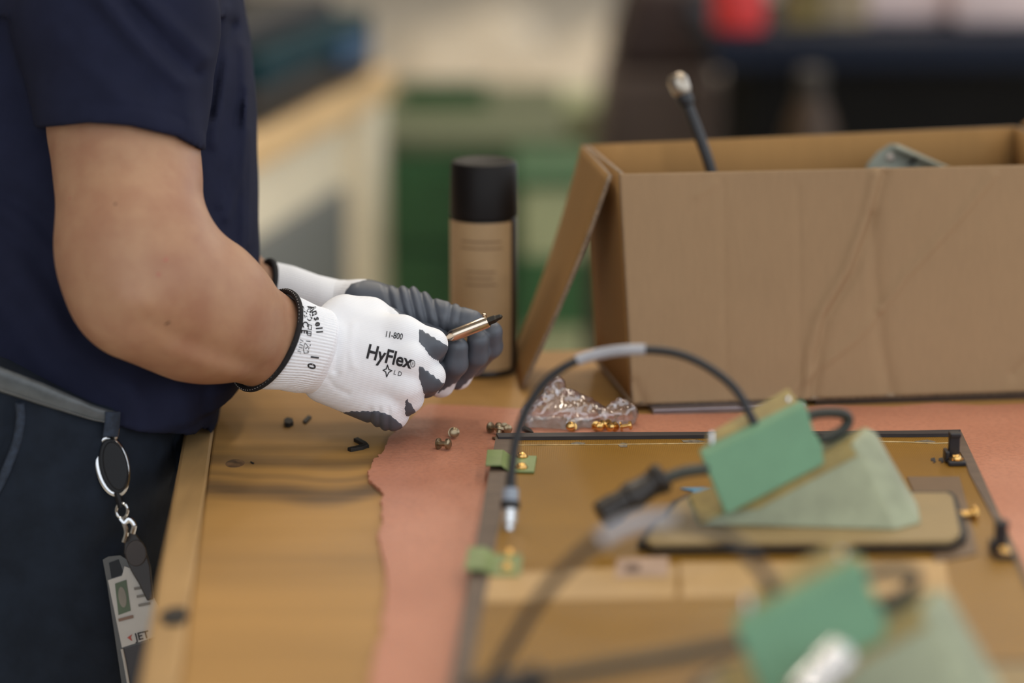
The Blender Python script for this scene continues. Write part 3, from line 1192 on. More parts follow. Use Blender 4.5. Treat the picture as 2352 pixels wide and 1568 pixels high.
def text_geo(s, size, bold=0.0, sx=1.0):
    cu = bpy.data.curves.new('t', 'FONT')
    cu.body = s
    cu.size = 1.0
    cu.offset = bold
    cu.resolution_u = 4
    cu.fill_mode = 'FRONT'
    ob = bpy.data.objects.new('t', cu)
    COL.objects.link(ob)
    dg = bpy.context.evaluated_depsgraph_get()
    me = ob.evaluated_get(dg).to_mesh()
    bm = bmesh.new()
    bm.from_mesh(me)
    bmesh.ops.remove_doubles(bm, verts=bm.verts, dist=1e-5)
    bmesh.ops.triangulate(bm, faces=bm.faces)
    bmesh.ops.subdivide_edges(bm, edges=[e for e in bm.edges if e.calc_length() > 0.2], cuts=2)
    bmesh.ops.triangulate(bm, faces=bm.faces)
    V = np.array([v.co[:2] for v in bm.verts]) * size
    V[:, 0] *= sx
    F = [[v.index for v in f.verts] for f in bm.faces]
    bm.free()
    bpy.data.objects.remove(ob)
    return V, F


def print_text(s, x, y, size, ang, bold=0.0, sx=1.0, taper=0.0, name='printed_lettering'):
    V, F = text_geo(s, size, bold, sx)
    w = V[:, 0].max()
    V[:, 1] *= 1 - taper * V[:, 0] / w
    a = math.radians(ang)
    X = x + V[:, 0] * math.cos(a) + V[:, 1] * math.sin(a)
    Y = y + V[:, 0] * math.sin(a) - V[:, 1] * math.cos(a)
    return press(np.stack([X, Y], 1), F)


def stroke(pts, w, closed=False):
    pts = [np.array(p, float) for p in pts]
    if closed:
        pts = pts + [pts[0]]
    V, F = [], []
    for a, b in zip(pts[:-1], pts[1:]):
        d = (b - a) / max(np.linalg.norm(b - a), 1e-6)
        nrm = np.array([-d[1], d[0]]) * w / 2
        n = max(1, int(np.linalg.norm(b - a) / 6))
        k = len(V)
        for i in range(n + 1):
            q = a + (b - a) * i / n + d * (w / 2 if i == n else (-w / 2 if i == 0 else 0))
            V += [q + nrm, q - nrm]
        F += [[k + 2 * i, k + 2 * i + 1, k + 2 * i + 3, k + 2 * i + 2] for i in range(n)]
    return press(np.array(V), F)


mk('printed_lettering', print_text('HyFlex', 839, 821, 47, 13.5, 0.025, 0.80, 0.10), m_ink, gr_, smooth=False)
mk('printed_lettering', print_text('11-800', 883, 773, 20, 9.5, 0.014, 0.74), m_ink, gr_, smooth=False)
mk('printed_lettering', print_text('L D', 903, 859, 15, 16, 0.008, 0.85), m_ink, gr_, smooth=False)
mk('printed_mark', stroke([(890, 838), (893, 848), (900, 851), (893, 855), (888, 865), (886, 854), (880, 850), (887, 847)], 2.4, True), m_ink, gr_, smooth=False)
mk('printed_mark', join(stroke([(948 + 5 * math.cos(a), 835 + 8 * math.sin(a)) for a in np.linspace(0, 6.28, 14)[:-1]], 1.3, True), print_text('R', 945.5, 838.5, 11, 12, 0, 0.6)), m_ink, gr_, smooth=False)
CT = [('A', 707, 703, 72, 22), ('n', 716, 715, 72, 20), ('s', 721, 729, 76, 19), ('e', 724, 740, 80, 19), ('l', 726, 752, 84, 19), ('l', 727, 760, 86, 19)]
mk('printed_lettering', join(*[print_text(c_, x_, y_, s_ * 1.1, an_, 0.035) for c_, x_, y_, an_, s_ in CT]), m_ink, gr_, smooth=False)
mk('printed_lettering', join(print_text('C', 694, 739, 19, 82, 0.03), print_text('E', 693, 756, 19, 95, 0.03)), m_ink, gr_, smooth=False)
mk('printed_lettering', join(print_text('1', 715, 813, 26, 97, 0.03), print_text('0', 709, 832, 26, 106, 0.03)), m_ink, gr_, smooth=False)
mk('printed_mark', join(stroke([(711 + 7 * math.cos(a), 722 + 14 * math.sin(a)) for a in np.linspace(0, 6.28, 12)[:-1]], 2.0, True), stroke([(706, 714), (712, 722), (716, 732)], 2.0)), m_ink, gr_, smooth=False)
mk('printed_mark', join(stroke([(709, 745), (716, 747), (715, 757), (708, 755)], 1.8, True), stroke([(707, 760), (715, 762), (714, 771), (706, 769)], 1.8, True), stroke([(707, 765), (714, 766)], 1.6)), m_ink, gr_, smooth=False)
mk('printed_mark', join(stroke([(704, 783), (712, 784), (713, 792), (709, 800), (708, 810), (699, 811), (697, 803), (699, 792)], 1.6, True), stroke([(703, 790), (708, 796), (702, 800), (706, 806)], 1.6)), m_ink, gr_, smooth=False)
mk('printed_mark', join(stroke([(690, 780), (696, 783), (690, 787)], 1.6), stroke([(688, 790), (695, 793)], 1.6), stroke([(687, 797), (694, 799), (687, 803)], 1.6), stroke([(684, 806), (691, 808), (690, 812)], 1.6)), m_ink, gr_, smooth=False)
mk('printed_mark', join(stroke([(696, 703), (698, 709)], 2), stroke([(697, 713), (701, 716)], 2), stroke([(699, 724), (701, 728)], 2.2)), m_ink, gr_, smooth=False)

# ================================================================== HELD DRIVER BIT
m_brass = mat('nickel_brass', lin(224, 208, 188), rough=0.2, metal=1.0, var=0.05)
m_dark_steel = mat('dark_steel', lin(70, 66, 60), rough=0.4, metal=0.8)
b0, b1 = W(1000, 787, 2.022), W(1122, 738, 2.014)
L = np.linalg.norm(b1 - b0)
bit = thing('driver_bit_holder', 'shiny brass-coloured bit holder tube held between both gloved hands', 'tool', b0)
mk('sleeve', lathe([(0, .0030), (0.012, .0032), (0.0145, .0050), (0.018, .0052), (L - .002, .0052), (L, .0046)], b0, b1, 32), m_brass, bit)
mk('highlight_bead', lathe([(0, .001), (.0005, .0016), (.0015, .0022), (.0025, .0016), (.003, .0006)], W(1112, 727, 2.014), W(1112, 720, 2.014), 14), m_brass, bit)  # tiny brass bead standing in for the gold highlight on the tube
dirb = unit(b1 - b0)
mk('bit_tip', lathe([(0, .0036), (0.007, .0034), (0.0085, .0026), (0.012, .0022), (0.0135, .0010)], b1 - dirb * 0.001, b1 + dirb, 6), m_dark_steel, bit, smooth=False)

# ================================================================== BADGE REEL, KEY, CARD
m_chrome = mat('chrome', lin(205, 205, 205), rough=0.12, metal=1.0, var=0.03)
m_blackp = mat('black_plastic', lin(18, 17, 19), rough=0.4, spec=0.25, var=0.05)
m_card = mat('white_card', lin(178, 172, 164), rough=0.45, var=0.04)
m_cardholder = mat('holder_plastic', lin(66, 62, 55), rough=0.3, var=0.05)
m_green_photo = mat('photo_print', lin(78, 92, 66), rough=0.5)
m_face_print = mat('photo_face_print', lin(126, 118, 104), rough=0.5)
m_red = mat('red_print', lin(170, 60, 40), rough=0.5)
BD = proj(hip_pt(262, 1080, 0.0))[2] - 0.014


def oval(cx, cy, rx, ry, ang, D, n=36):
    a = math.radians(ang)
    return np.array([W(cx + rx * math.cos(q) * math.cos(a) - ry * math.sin(q) * math.sin(a), cy + rx * math.cos(q) * math.sin(a) + ry * math.sin(q) * math.cos(a), D)
                     for q in np.linspace(0, 2 * math.pi, n, endpoint=False)])


reel = thing('badge_reel', 'oval black badge reel with chrome rim hanging from the belt loop', 'badge reel', W(258, 1135, BD))
mk('reel_case', join(slab(oval(261, 1070, 32, 64, -12, BD), 0.009, FWD), slab(oval(264, 1070, 27, 57, -12, BD - .0015), 0.002, FWD)), m_blackp, reel, smooth=False, bevel=0.001)
mk('chrome_rim', tube(oval(257, 1070, 32, 65, -12, BD + .004, 60), 0.0030, 10, True), m_chrome, reel)
mk('snap_hook', tube(spline([W(x, y, BD + .003) for x, y in ((236, 1020), (229, 985), (238, 955), (262, 950), (272, 968), (268, 1000), (262, 1012))], 8), 0.0014, 8), m_chrome, reel)
mk('cord', tube(spline([W(x, y, BD + .003) for x, y in ((268, 1130), (274, 1150), (277, 1165))], 6), 0.003, 8), m_blackp, reel)
mk('ring', tube(oval(280, 1172, 13, 17, 0, BD + .002), 0.0012, 8, True), m_chrome, reel)
mk('swivel_clip', join(tube(spline([W(x, y, BD) for x, y in ((276, 1190), (286, 1200), (296, 1192), (308, 1205), (304, 1225))], 6), 0.0022, 8), tube(spline([W(x, y, BD) for x, y in ((284, 1200), (290, 1222), (284, 1245))], 6), 0.002, 8)), m_chrome, reel)
fob = thing('key_fob', 'dark leather key fob hanging below the badge reel', 'key fob', W(312, 1330, BD))
mk('strap', slab([W(x, y, BD + .006) for x, y in ((286, 1225), (308, 1222), (330, 1250), (345, 1300), (352, 1375), (338, 1380), (318, 1340), (300, 1310), (284, 1270))], .004, FWD), mat('fob_leather', lin(36, 28, 24), rough=0.45), fob, smooth=False, bevel=0.001)
mk('round_disc', slab(oval(312, 1270, 24, 30, 0, BD + .004), 0.003, FWD), mat('fob_disc', lin(48, 36, 30), rough=0.5), fob, smooth=False, bevel=0.0006)
card = thing('id_card', 'white identity card with small portrait in clear holder below the reel', 'identity card', W(300, 1568, BD))
ho = [(236, 1285), (248, 1278), (276, 1275), (300, 1290), (360, 1560), (365, 1640), (290, 1640), (246, 1340)]
mk('card_holder', slab([W(x, y, BD + .012) for x, y in ho], .002, FWD), m_cardholder, card, smooth=False)
sl = [(250, 1292), (272, 1284), (284, 1318), (256, 1328)]
mk('holder_slot', slab([W(x, y, BD + .0113) for x, y in sl], .0005, FWD), m_blackp, card, smooth=False)
cdp = [(248, 1332), (280, 1322), (286, 1300), (300, 1305), (340, 1345), (366, 1400), (376, 1455), (280, 1487)]
cf = mk('card_face', slab([W(x, y, BD + .0105) for x, y in cdp], .0008, FWD), m_card, card, smooth=False)
mk('portrait_photo', slab([W(x, y, BD + .0098) for x, y in ((264, 1340), (290, 1331), (300, 1402), (272, 1412))], .0003, FWD), m_green_photo, cf, smooth=False)
mk('portrait_face', slab(oval(281, 1371, 9, 24, -8, BD + .0094), .0002, FWD), m_face_print, cf, smooth=False)


def card_strip(x0, y0, x1, y1, w, m=m_ink):
    a, b = np.array([x0, y0]), np.array([x1, y1])
    n = np.array([-(b - a)[1], (b - a)[0]]) / np.linalg.norm(b - a) * w / 2
    mk('print_line', slab([W(q[0], q[1], BD + .0096) for q in (a + n, b + n, b - n, a - n)], .0002, FWD), m, cf, smooth=False)


m_greyink = mat('grey_print', lin(120, 114, 106), rough=0.6)
for q in ((308, 1352, 330, 1348, 6), (314, 1370, 338, 1366, 6), (318, 1390, 345, 1385, 6)):
    card_strip(*q, m=m_greyink)
card_strip(272, 1424, 306, 1415, 7, mat('brown_print', lin(128, 100, 84), rough=0.6))
ch = [(292, 1464), (304, 1456), (300, 1463), (304, 1472)]
mk('logo_mark', slab([W(x, y, BD + .0096) for x, y in ch], .0002, FWD), m_red, cf, smooth=False)
Vt, Ft = text_geo('JET', 24, 0.02)
ca, sa = math.cos(math.radians(-14)), math.sin(math.radians(-14))
mk('logo_lettering', (np.array([W(312 + x * ca + y * sa, 1471 + x * sa - y * ca, BD + .0097) for x, y in Vt]), Ft), m_ink, cf, smooth=False)
mk('card_back_sheet', slab([W(x, y, BD + .0112) for x, y in ((284, 1490), (360, 1466), (380, 1600), (306, 1610))], .0006, FWD), mat('dark_card', lin(40, 30, 26), rough=0.4), card, smooth=False)
mk('holder_edge', tube(spline([W(x, y, BD + .010) for x, y in ((280, 1490), (288, 1530), (300, 1600))], 6), 0.0012, 8), m_card, card)

# ================================================================== CARDBOARD CARTON
def card_mat(name, c):
    m = bpy.data.materials.new(name)
    t = NT(m)
    nz = t.add('ShaderNodeTexNoise', Scale=1.0, Detail=3.0)
    t.ln(t.coords((260, 260, 3)), nz.inputs['Vector'])
    n2 = t.add('ShaderNodeTexNoise', Scale=6.0, Detail=3.0)
    t.ln(t.coords(), n2.inputs['Vector'])
    f = t.math('MULTIPLY_ADD', nz.outputs['Fac'], 0.35, t.math('MULTIPLY', n2.outputs['Fac'], 0.6))
    t.ln(t.mix(f, sc_(c, 0.78), sc_(c, 1.15)), t.p.inputs['Base Color'])
    t.p.inputs['Roughness'].default_value = 0.75
    t.p.inputs['Specular IOR Level'].default_value = 0.25
    bp = t.add('ShaderNodeBump', Strength=0.08, Distance=0.0006)
    t.ln(nz.outputs['Fac'], bp.inputs['Height'])
    t.ln(bp.outputs['Normal'], t.p.inputs['Normal'])
    return m


m_carton = card_mat('kraft_cardboard', lin(160, 131, 98))
m_carton_in = card_mat('kraft_cardboard_inside', lin(158, 120, 72))
m_carton_edge = mat('cardboard_edge', lin(150, 128, 104), rough=0.9, var=0.2, vscale=300)
BZ = 0.007
N0 = T(1452, 928, BZ)
u_ = unit((T(2352, 898, BZ) - N0) * [1, 1, 0])
NLt = T(1422, 399, 0.205)
FLt = T(1340, 333, 0.205)
FRt = T(2332, 290, 0.212)
WD = 0.445
NRt = NLt + u_ * WD
NR0 = N0 + u_ * WD
FL0 = N0 + (FLt - NLt) * [1, 1, 0]
FR0 = np.array([FRt[0], FRt[1], TZ + BZ])
ct_base = (N0 + NR0 + FL0 + FR0) / 4
carton = thing('cardboard_box', 'open brown cardboard carton with creased front and left flap hanging down', 'box', ct_base)
vin = unit(np.cross([0, 0, 1], u_))


def front_pt(u, v):
    p = (N0 * (1 - u) + NR0 * u) * (1 - v) + (NLt * (1 - u) + NRt * u) * v
    X, Y, _ = proj(p)
    X, Y = np.array([X]), np.array([Y])
    k = 0
    for pl, s, A in (([(2010, 400), (1985, 500), (1940, 620), (1880, 720), (1860, 800), (1845, 925)], 9, 3.2), ([(2030, 400), (2005, 500), (1960, 630), (1900, 730), (1880, 810), (1868, 925)], 12, -2.6),
                     ([(2005, 500), (2010, 640), (2025, 800), (2045, 905)], 16, -2.4), ([(2280, 400), (2200, 500), (2080, 630), (2020, 710)], 8, 2.0), ([(2020, 710), (1960, 780), (1830, 880), (1800, 920)], 9, 1.6),
                     ([(1660, 420), (1668, 900)], 7, -0.8), ([(1832, 430), (1838, 900)], 7, -0.8), ([(1600, 450), (1640, 420)], 8, 0.9), ([(2330, 860), (2360, 830)], 14, -2.0), ([(1455, 880), (1475, 925)], 14, -2.0)):
        k += ridge(X, Y, pl, s)[0] * A
    bow = 0.004 * math.sin(math.pi * u) * (1 - v * 0.3)
    return p - vin * (0.001 * k * 1.15 + bow * 0.0)


def sheet(name, fn, nx, ny, thick, m, par, edge=None):
    V, F = grid(nx, ny, fn)
    o = mk(name, (V, F), [m, edge or m], par)
    s = o.modifiers.new('solid', 'SOLIDIFY')
    s.thickness = thick
    s.offset = 0
    s.material_offset_rim = 1
    return o


sheet('front_wall', front_pt, 150, 90, 0.004, m_carton, carton, m_carton_edge)


def quadfn(a, b, c, d, bulge=None):
    return lambda u, v: (a * (1 - u) + b * u) * (1 - v) + (d * (1 - u) + c * u) * v + (bulge(u, v) if bulge else 0)


sheet('back_wall', quadfn(FL0, FR0, FRt, FLt), 12, 6, 0.004, m_carton_in, carton, m_carton_edge)
e_ = u_ * 0.003
sheet('left_wall', quadfn(N0 + e_, FL0 + e_, FLt + e_, NLt + e_ + vin * 0.004), 8, 6, 0.004, m_carton_in, carton, m_carton_edge)
sheet('right_wall', quadfn(NR0, FR0, FRt, NRt), 8, 6, 0.004, m_carton_in, carton, m_carton_edge)
sheet('bottom', quadfn(N0, NR0, FR0, FL0), 4, 4, 0.004, m_carton, carton, m_carton_edge)
fa, fb = T(1402, 402, 0.203), FLt
fd = T(1200, 890, 0.003)
fc = W(1180, 822, (proj(T(1185, 850, 0.003))[2]) + 0.03)
sheet('left_flap', quadfn(fa, fb, fc, fd, lambda u, v: np.array([0.006 * math.sin(math.pi * v), 0, 0.006 * math.sin(math.pi * v)])), 8, 24, 0.004, m_carton_in, carton, m_carton_edge)
rfa, rfb = FRt + u_ * 0.006, NRt + u_ * 0.006
sheet('right_flap', quadfn(rfa, rfb, rfb + u_ * 0.07 + [0, 0, 0.05], rfa + u_ * 0.07 + [0, 0, 0.05]), 6, 6, 0.004, m_carton_in, carton, m_carton_edge)

# bar under the carton
m_bar = mat('brushed_aluminium', lin(168, 160, 166), rough=0.35, metal=0.8, var=0.05)
ba, bb = T(1500, 941, 0.0052), T(1850, 929, 0.0052)
bd = unit(bb - ba)
bnn = np.array([-bd[1], bd[0], 0])
bar = mk('metal_bar', slab([ba, bb, bb + bnn * 0.12, ba + bnn * 0.12], 0.005), m_bar, smooth=False, bevel=0.0006)
tag(bar, 'flat silver metal strip sticking out under the carton front', 'metal strip')
m_gap_shade = mat('gap_shade', lin(62, 44, 30), rough=0.7, var=0.15)  # dark brown standing in for the shadow gap below the carton
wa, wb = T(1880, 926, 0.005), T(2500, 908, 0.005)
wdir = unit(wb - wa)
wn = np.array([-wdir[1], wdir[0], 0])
wst = mk('gap_shade_strip', slab([wa + wn * 0.012, wb + wn * 0.012, wb + wn * 0.10, wa + wn * 0.10], 0.0048), m_gap_shade, smooth=False)
tag(wst, 'dark strip added as the shadow gap under the carton right part', 'shade strip')

# things in the carton
m_cable = mat('black_cable', lin(34, 33, 35), rough=0.45, var=0.08, vscale=40)
cb = thing('coax_cable', 'black coax cable with silver plug standing up out of the carton', 'cable', W(1660, 560, 2.25))
pth = spline([W(x, y, 2.24) for x, y in ((1690, 700), (1665, 520), (1632, 388), (1605, 310), (1580, 245), (1568, 215))], 10)
mk('cable_sheath', tube(pth, 0.0052, 14), m_cable, cb)
p0, p1 = W(1580, 245, 2.24), W(1550, 170, 2.24)
mk('boot', lathe([(0, .0055), (0.004, .0075), (0.016, .0078), (0.018, .007)], p0, p1, 24), m_cable, cb)
LL = np.linalg.norm(p1 - p0)
mk('plug', lathe([(0.012, .0078), (0.016, .0095), (LL - .006, .0098), (LL - .003, .0085), (LL, .006)], p0, p1, 28), mat('plug_nickel', lin(190, 178, 162), rough=0.3, metal=0.9), cb)
br = thing('metal_bracket', 'grey-green folded metal bracket poking out of the carton', 'bracket', W(2080, 480, 2.26))
m_zinc = mat('zinc_primer', lin(138, 142, 128), rough=0.45, metal=0.3, var=0.1, vscale=60)
mk('plate', slab([W(x, y, 2.27) for x, y in ((1975, 520), (1990, 380), (2015, 350), (2045, 330), (2062, 332), (2180, 384), (2230, 520))], .003, FWD), m_zinc, br, smooth=False, bevel=0.001)
mk('folded_lip', slab([W(x, y, q) for x, y, q in ((2062, 331, 2.269), (2186, 386, 2.262), (2172, 384, 2.245), (2055, 336, 2.25))], .002), m_zinc, br, smooth=False)
mk('rivet', lathe([(0, .004), (.001, .0036), (.0018, .002)], W(2045, 361, 2.2685), W(2045, 361, 2.2), 14), mat('rivet_metal', lin(190, 178, 168), rough=0.35, metal=0.7), br)
mk('slot_gap', slab([W(x, y, 2.2685) for x, y in ((2082, 380), (2098, 362), (2110, 358), (2096, 380))], .0006, FWD), m_blackp, br, smooth=False)

# ================================================================== SPRAY CAN
CB = T(1113, 850)
can = thing('spray_can', 'spray can with black cap and tan paper label beside the carton', 'spray can', CB)
axis = CB + [0, 0, 1]
m_canlabel = mat('tan_label', lin(176, 146, 106), rough=0.5, var=0.08, vscale=16)
m_canblack = mat('can_black', lin(40, 32, 27), rough=0.4)
RCAN = 0.0317
bd_, cp_ = proj(CB)[2], None
mk('can_body', lathe([(0, RCAN - .002), (0.002, RCAN), (0.004, RCAN + .0005), (0.006, RCAN - .0008), (0.145, RCAN - .0008), (0.148, RCAN - .003), (.152, RCAN - .006)], CB, axis, 56), m_canblack, can)
lab = []
for z in (0.007, 0.146):
    for a in np.linspace(math.radians(128), math.radians(322), 60):
        lab.append(CB + [RCAN * math.cos(a), RCAN * math.sin(a), z])
mk('paper_label', (lab, [[i, i + 1, 61 + i, 60 + i] for i in range(59)]), m_canlabel, can)
m_lblink = mat('label_print', lin(128, 98, 66), rough=0.6)
for k, (z, a0, a1) in enumerate(((0.128, 230, 300), (0.122, 228, 302), (0.1, 238, 290), (0.094, 238, 285), (0.088, 238, 292))):
    V_ = [CB + [(RCAN + .0002) * math.cos(math.radians(a)), (RCAN + .0002) * math.sin(math.radians(a)), z + q] for q in (0, .0016) for a in np.linspace(a0, a1, 20)]
    mk('label_line', (V_, [[i, i + 1, 21 + i, 20 + i] for i in range(19)]), m_lblink, can)
mk('cap', lathe([(.1475, RCAN - .001), (.149, RCAN + .0002), (.196, RCAN - .0012), (.1985, RCAN - .003), (.199, RCAN - .006), (.1975, RCAN - .009), (.1975, .002)], CB, axis, 56), mat('can_cap', lin(24, 20, 18), rough=0.5, var=0.05, spec=0.2), can)

# ================================================================== PLASTIC BAG + RIVETS
bagc = T(1330, 975, FZ)


def bag_f(P):
    Db = proj(T(1300, 982))[2]
    d = seg(P, W(1235, 968, Db), W(1300, 962, Db), 0.014, 0.016)
    d = smin(d, seg(P, W(1258, 950, Db), W(1272, 892, Db + .005), 0.018, 0.006), 0.010)
    d = smin(d, seg(P, W(1272, 900, Db + .005), W(1370, 958, Db), 0.009, 0.010), 0.012)
    d = smin(d, seg(P, W(1300, 966, Db), W(1400, 972, Db), 0.016, 0.010), 0.014)
    d = smin(d, seg(P, W(1405, 972, Db), W(1440, 955, Db), 0.010, 0.011), 0.006)
    r = np.abs(vnoise(P, 0.036, 11)) * 0.0055 + np.abs(vnoise(P, 0.013, 12)) * 0.0016
    return smax(d - r + 0.003, TZ + FZ + 0.0004 - P[:, 2], 0.001)


m_bag = bpy.data.materials.new('clear_polythene')
t = NT(m_bag)
tr = t.add('ShaderNodeBsdfTransparent')
tr.inputs['Color'].default_value = (0.93, 0.90, 0.90, 1)
gl = t.add('ShaderNodeBsdfGlossy')
gl.inputs['Roughness'].default_value = 0.12
gl.inputs['Color'].default_value = (0.95, 0.93, 0.92, 1)
df = t.add('ShaderNodeBsdfTranslucent')
df.inputs['Color'].default_value = (0.8, 0.75, 0.74, 1)
fz = t.add('ShaderNodeFresnel')
fz.inputs['IOR'].default_value = 1.5
m1 = t.add('ShaderNodeMixShader')
m1.inputs[0].default_value = 0.22
t.ln(tr.outputs[0], m1.inputs[1])
t.ln(df.outputs[0], m1.inputs[2])
m2 = t.add('ShaderNodeMixShader')
t.ln(t.math('MULTIPLY_ADD', fz.outputs[0], 1.3, 0.10, clamp=True), m2.inputs[0])
t.ln(m1.outputs[0], m2.inputs[1])
t.ln(gl.outputs[0], m2.inputs[2])
t.ln(m2.outputs[0], t.out.inputs['Surface'])
lo_b, hi_b = bounds([T(1215, 985), T(1215, 940), T(1460, 985), T(1460, 940), W(1270, 860, 2.05)], 0.04)
bg_ = mk('plastic_bag', sdf_mesh(bag_f, lo_b, hi_b, 0.0022), m_bag, base=bagc)
tag(bg_, 'crumpled clear plastic bag holding small brass parts behind the panel', 'plastic bag')

m_rivet = mat('rivet_zinc', lin(158, 140, 112), rough=0.3, metal=0.9, var=0.1)
m_gold = mat('gold_screw', lin(222, 178, 108), rough=0.22, metal=1.0, var=0.05)


def rivet(px, py, ax, ay, az, label, z=FZ, s=1.0, m=m_rivet):
    c = T(px, py, z + 0.0048 * s)
    d = unit([ax, ay, az])
    a = c - d * 0.006 * s
    pr = [(0, .0012), (.0004, .0048), (.0018, .0050), (.0024, .0022), (.0085, .0020), (.0092, .0046), (.0112, .0044), (.0122, .0030), (.0124, .001)]
    o = mk('rivet', lathe([(q * s, r * s) for q, r in pr], a, a + d, 22), m)
    tag(o, label, 'rivet', 'loose rivets')
    return o


rivet(1019, 1019, 0.9, -0.45, 0.12, 'spool-shaped rivet lying on its side on the foam edge near the glove')
rivet(1043, 993, 0.1, -0.9, 0.3, 'round-headed rivet with its head facing forward beside the spool-shaped rivet', s=0.95)
rivet(1137, 982, 0.8, -0.6, 0.2, 'loose rivet left in the little cluster at the panel corner', s=1.0)
rivet(1146, 994, 0.2, 0.3, 0.9, 'loose rivet standing upright at the front of the panel corner cluster', s=1.0)
rivet(1162, 984, 0.4, -0.9, 0.1, 'loose rivet right in the little cluster at the panel corner', s=0.9)
for x, y, q in ((1312, 979, 'leftmost'), (1374, 979, 'second'), (1390, 974, 'third'), (1406, 980, 'fourth'), (1438, 978, 'rightmost')):
    rivet(x, y, rl.uniform(-1, 1), rl.uniform(-1, 0), 0.2, 'brass rivet inside the clear plastic bag, %s from the left end' % q if q in ('second', 'third', 'fourth') else 'brass rivet inside the clear plastic bag, %s of the five' % q, z=FZ + .001, s=0.85, m=m_gold)

# black scraps on the bench
m_scrap = mat('black_scrap', lin(28, 25, 22), rough=0.6)


def scrap(pts, h, label):
    o = mk('black_scrap', slab([T(x, y, h) for x, y in pts], h), m_scrap, smooth=False, bevel=0.0003)
    tag(o, label, 'scrap', 'black scraps on the bench')


scrap(((652, 962), (660, 957), (672, 960), (674, 967), (664, 972), (654, 970)), 0.004, 'dark round scrap on the bench below the glove')
scrap(((695, 965), (708, 952), (716, 956), (702, 970)), 0.002, 'faint grey scrap on the bench right of the round one')
scrap(((812, 1006), (822, 1003), (842, 1014), (848, 1021), (836, 1019)), 0.003, 'upper curled black scrap of the pair at the foam edge')
scrap(((798, 1027), (806, 1030), (834, 1025), (846, 1020), (836, 1018), (820, 1022)), 0.003, 'lower curled black scrap of the pair at the foam edge')
scrap(((575, 1058), (584, 1062), (582, 1064), (576, 1061)), 0.001, 'tiny black chip beside the wood knot')
scrap(((368, 1408), (390, 1395), (425, 1392), (432, 1410), (420, 1428), (380, 1430)), 0.002, 'dark smear-like scrap on the bench edge near the identity card')
scrap(((1196, 980), (1204, 976), (1220, 984), (1226, 992), (1218, 990)), 0.003 + FZ, 'curved black scrap on the foam by the plastic bag')

# ================================================================== COMPOSITE PANEL
PZ = 0.012      # top of the panel above the bench


def TP(px, py, z=0.0):
    return T(px, py, PZ + z)


m_panel = bpy.data.materials.new('amber_fibreglass')
t = NT(m_panel)
nz = t.add('ShaderNodeTexNoise', Scale=7.0, Detail=4.0)
t.ln(t.coords(), nz.inputs['Vector'])
wv = t.add('ShaderNodeTexWave', wave_type='BANDS', bands_direction='X')
wv.inputs['Scale'].default_value = 210.0
wv.inputs['Distortion'].default_value = 0.6
wv.inputs['Detail'].default_value = 1.0
t.ln(t.coords(), wv.inputs['Vector'])
wv2 = t.add('ShaderNodeTexWave', wave_type='BANDS', bands_direction='Y')
wv2.inputs['Scale'].default_value = 130.0
wv2.inputs['Distortion'].default_value = 0.8
t.ln(t.coords(), wv2.inputs['Vector'])
f = t.math('MULTIPLY_ADD', wv.outputs['Fac'], 0.30, t.math('MULTIPLY', nz.outputs['Fac'], 0.75))
f = t.math('MULTIPLY_ADD', wv2.outputs['Fac'], 0.08, f)
t.ln(t.mix(f, lin(98, 65, 10), lin(164, 121, 42)), t.p.inputs['Base Color'])
t.p.inputs['Roughness'].default_value = 0.34
t.p.inputs['Specular IOR Level'].default_value = 0.4
bp = t.add('ShaderNodeBump', Strength=0.25, Distance=0.0005)
t.ln(wv.outputs['Fac'], bp.inputs['Height'])
t.ln(bp.outputs['Normal'], t.p.inputs['Normal'])

FLp, FRp = (1146, 998), (2206, 989)
NLp, NRp = (1002, 1720), (2552, 1720)
pa, pb, pc, pd = TP(*FLp), TP(*FRp), TP(*NRp), TP(*NLp)
panel = thing('composite_panel', 'amber fibreglass panel with dark edge seal lying on the pink foam', 'panel', (pa + pb + pc + pd) / 4 * [1, 1, 0] + [0, 0, TZ + FZ])
mk('board', slab([pd, pc, pb, pa], PZ - FZ - 0.0002), m_panel, panel, smooth=False)
m_seal = mat('edge_seal', lin(98, 80, 66), rough=0.55, var=0.12, vscale=40, vstretch=(1, 3, 1))
m_seal_dk = mat('edge_seal_far', lin(52, 47, 48), rough=0.6, var=0.1)


def strip(name, outer, inner, m, h=0.0012):
    o = [TP(x, y, h) for x, y in outer]
    i = [TP(x, y, h) for x, y in inner][::-1]
    mk(name, slab(o + i, h + 0.0002), m, panel, smooth=False)


strip('edge_seal', [(1140, 998), (1100, 1210), (1070, 1360), (1034, 1560), (996, 1722)], [(1186, 1003), (1156, 1150), (1130, 1290), (1100, 1440), (1078, 1580), (1050, 1722)], m_seal)
strip('edge_seal', [(1140, 994), (1400, 992), (1700, 991), (2000, 989), (2100, 988), (2206, 986)], [(1145, 1003), (1400, 1001), (1700, 998), (2000, 996), (2100, 996), (2190, 995)], m_seal_dk, 0.003)
strip('edge_seal', [(2206, 986), (2255, 1090), (2345, 1290), (2460, 1540), (2560, 1722)], [(2183, 990), (2195, 1020), (2216, 1055), (2226, 1085), (2245, 1120), (2280, 1185), (2300, 1220), (2345, 1315), (2440, 1530), (2520, 1722)], m_seal)
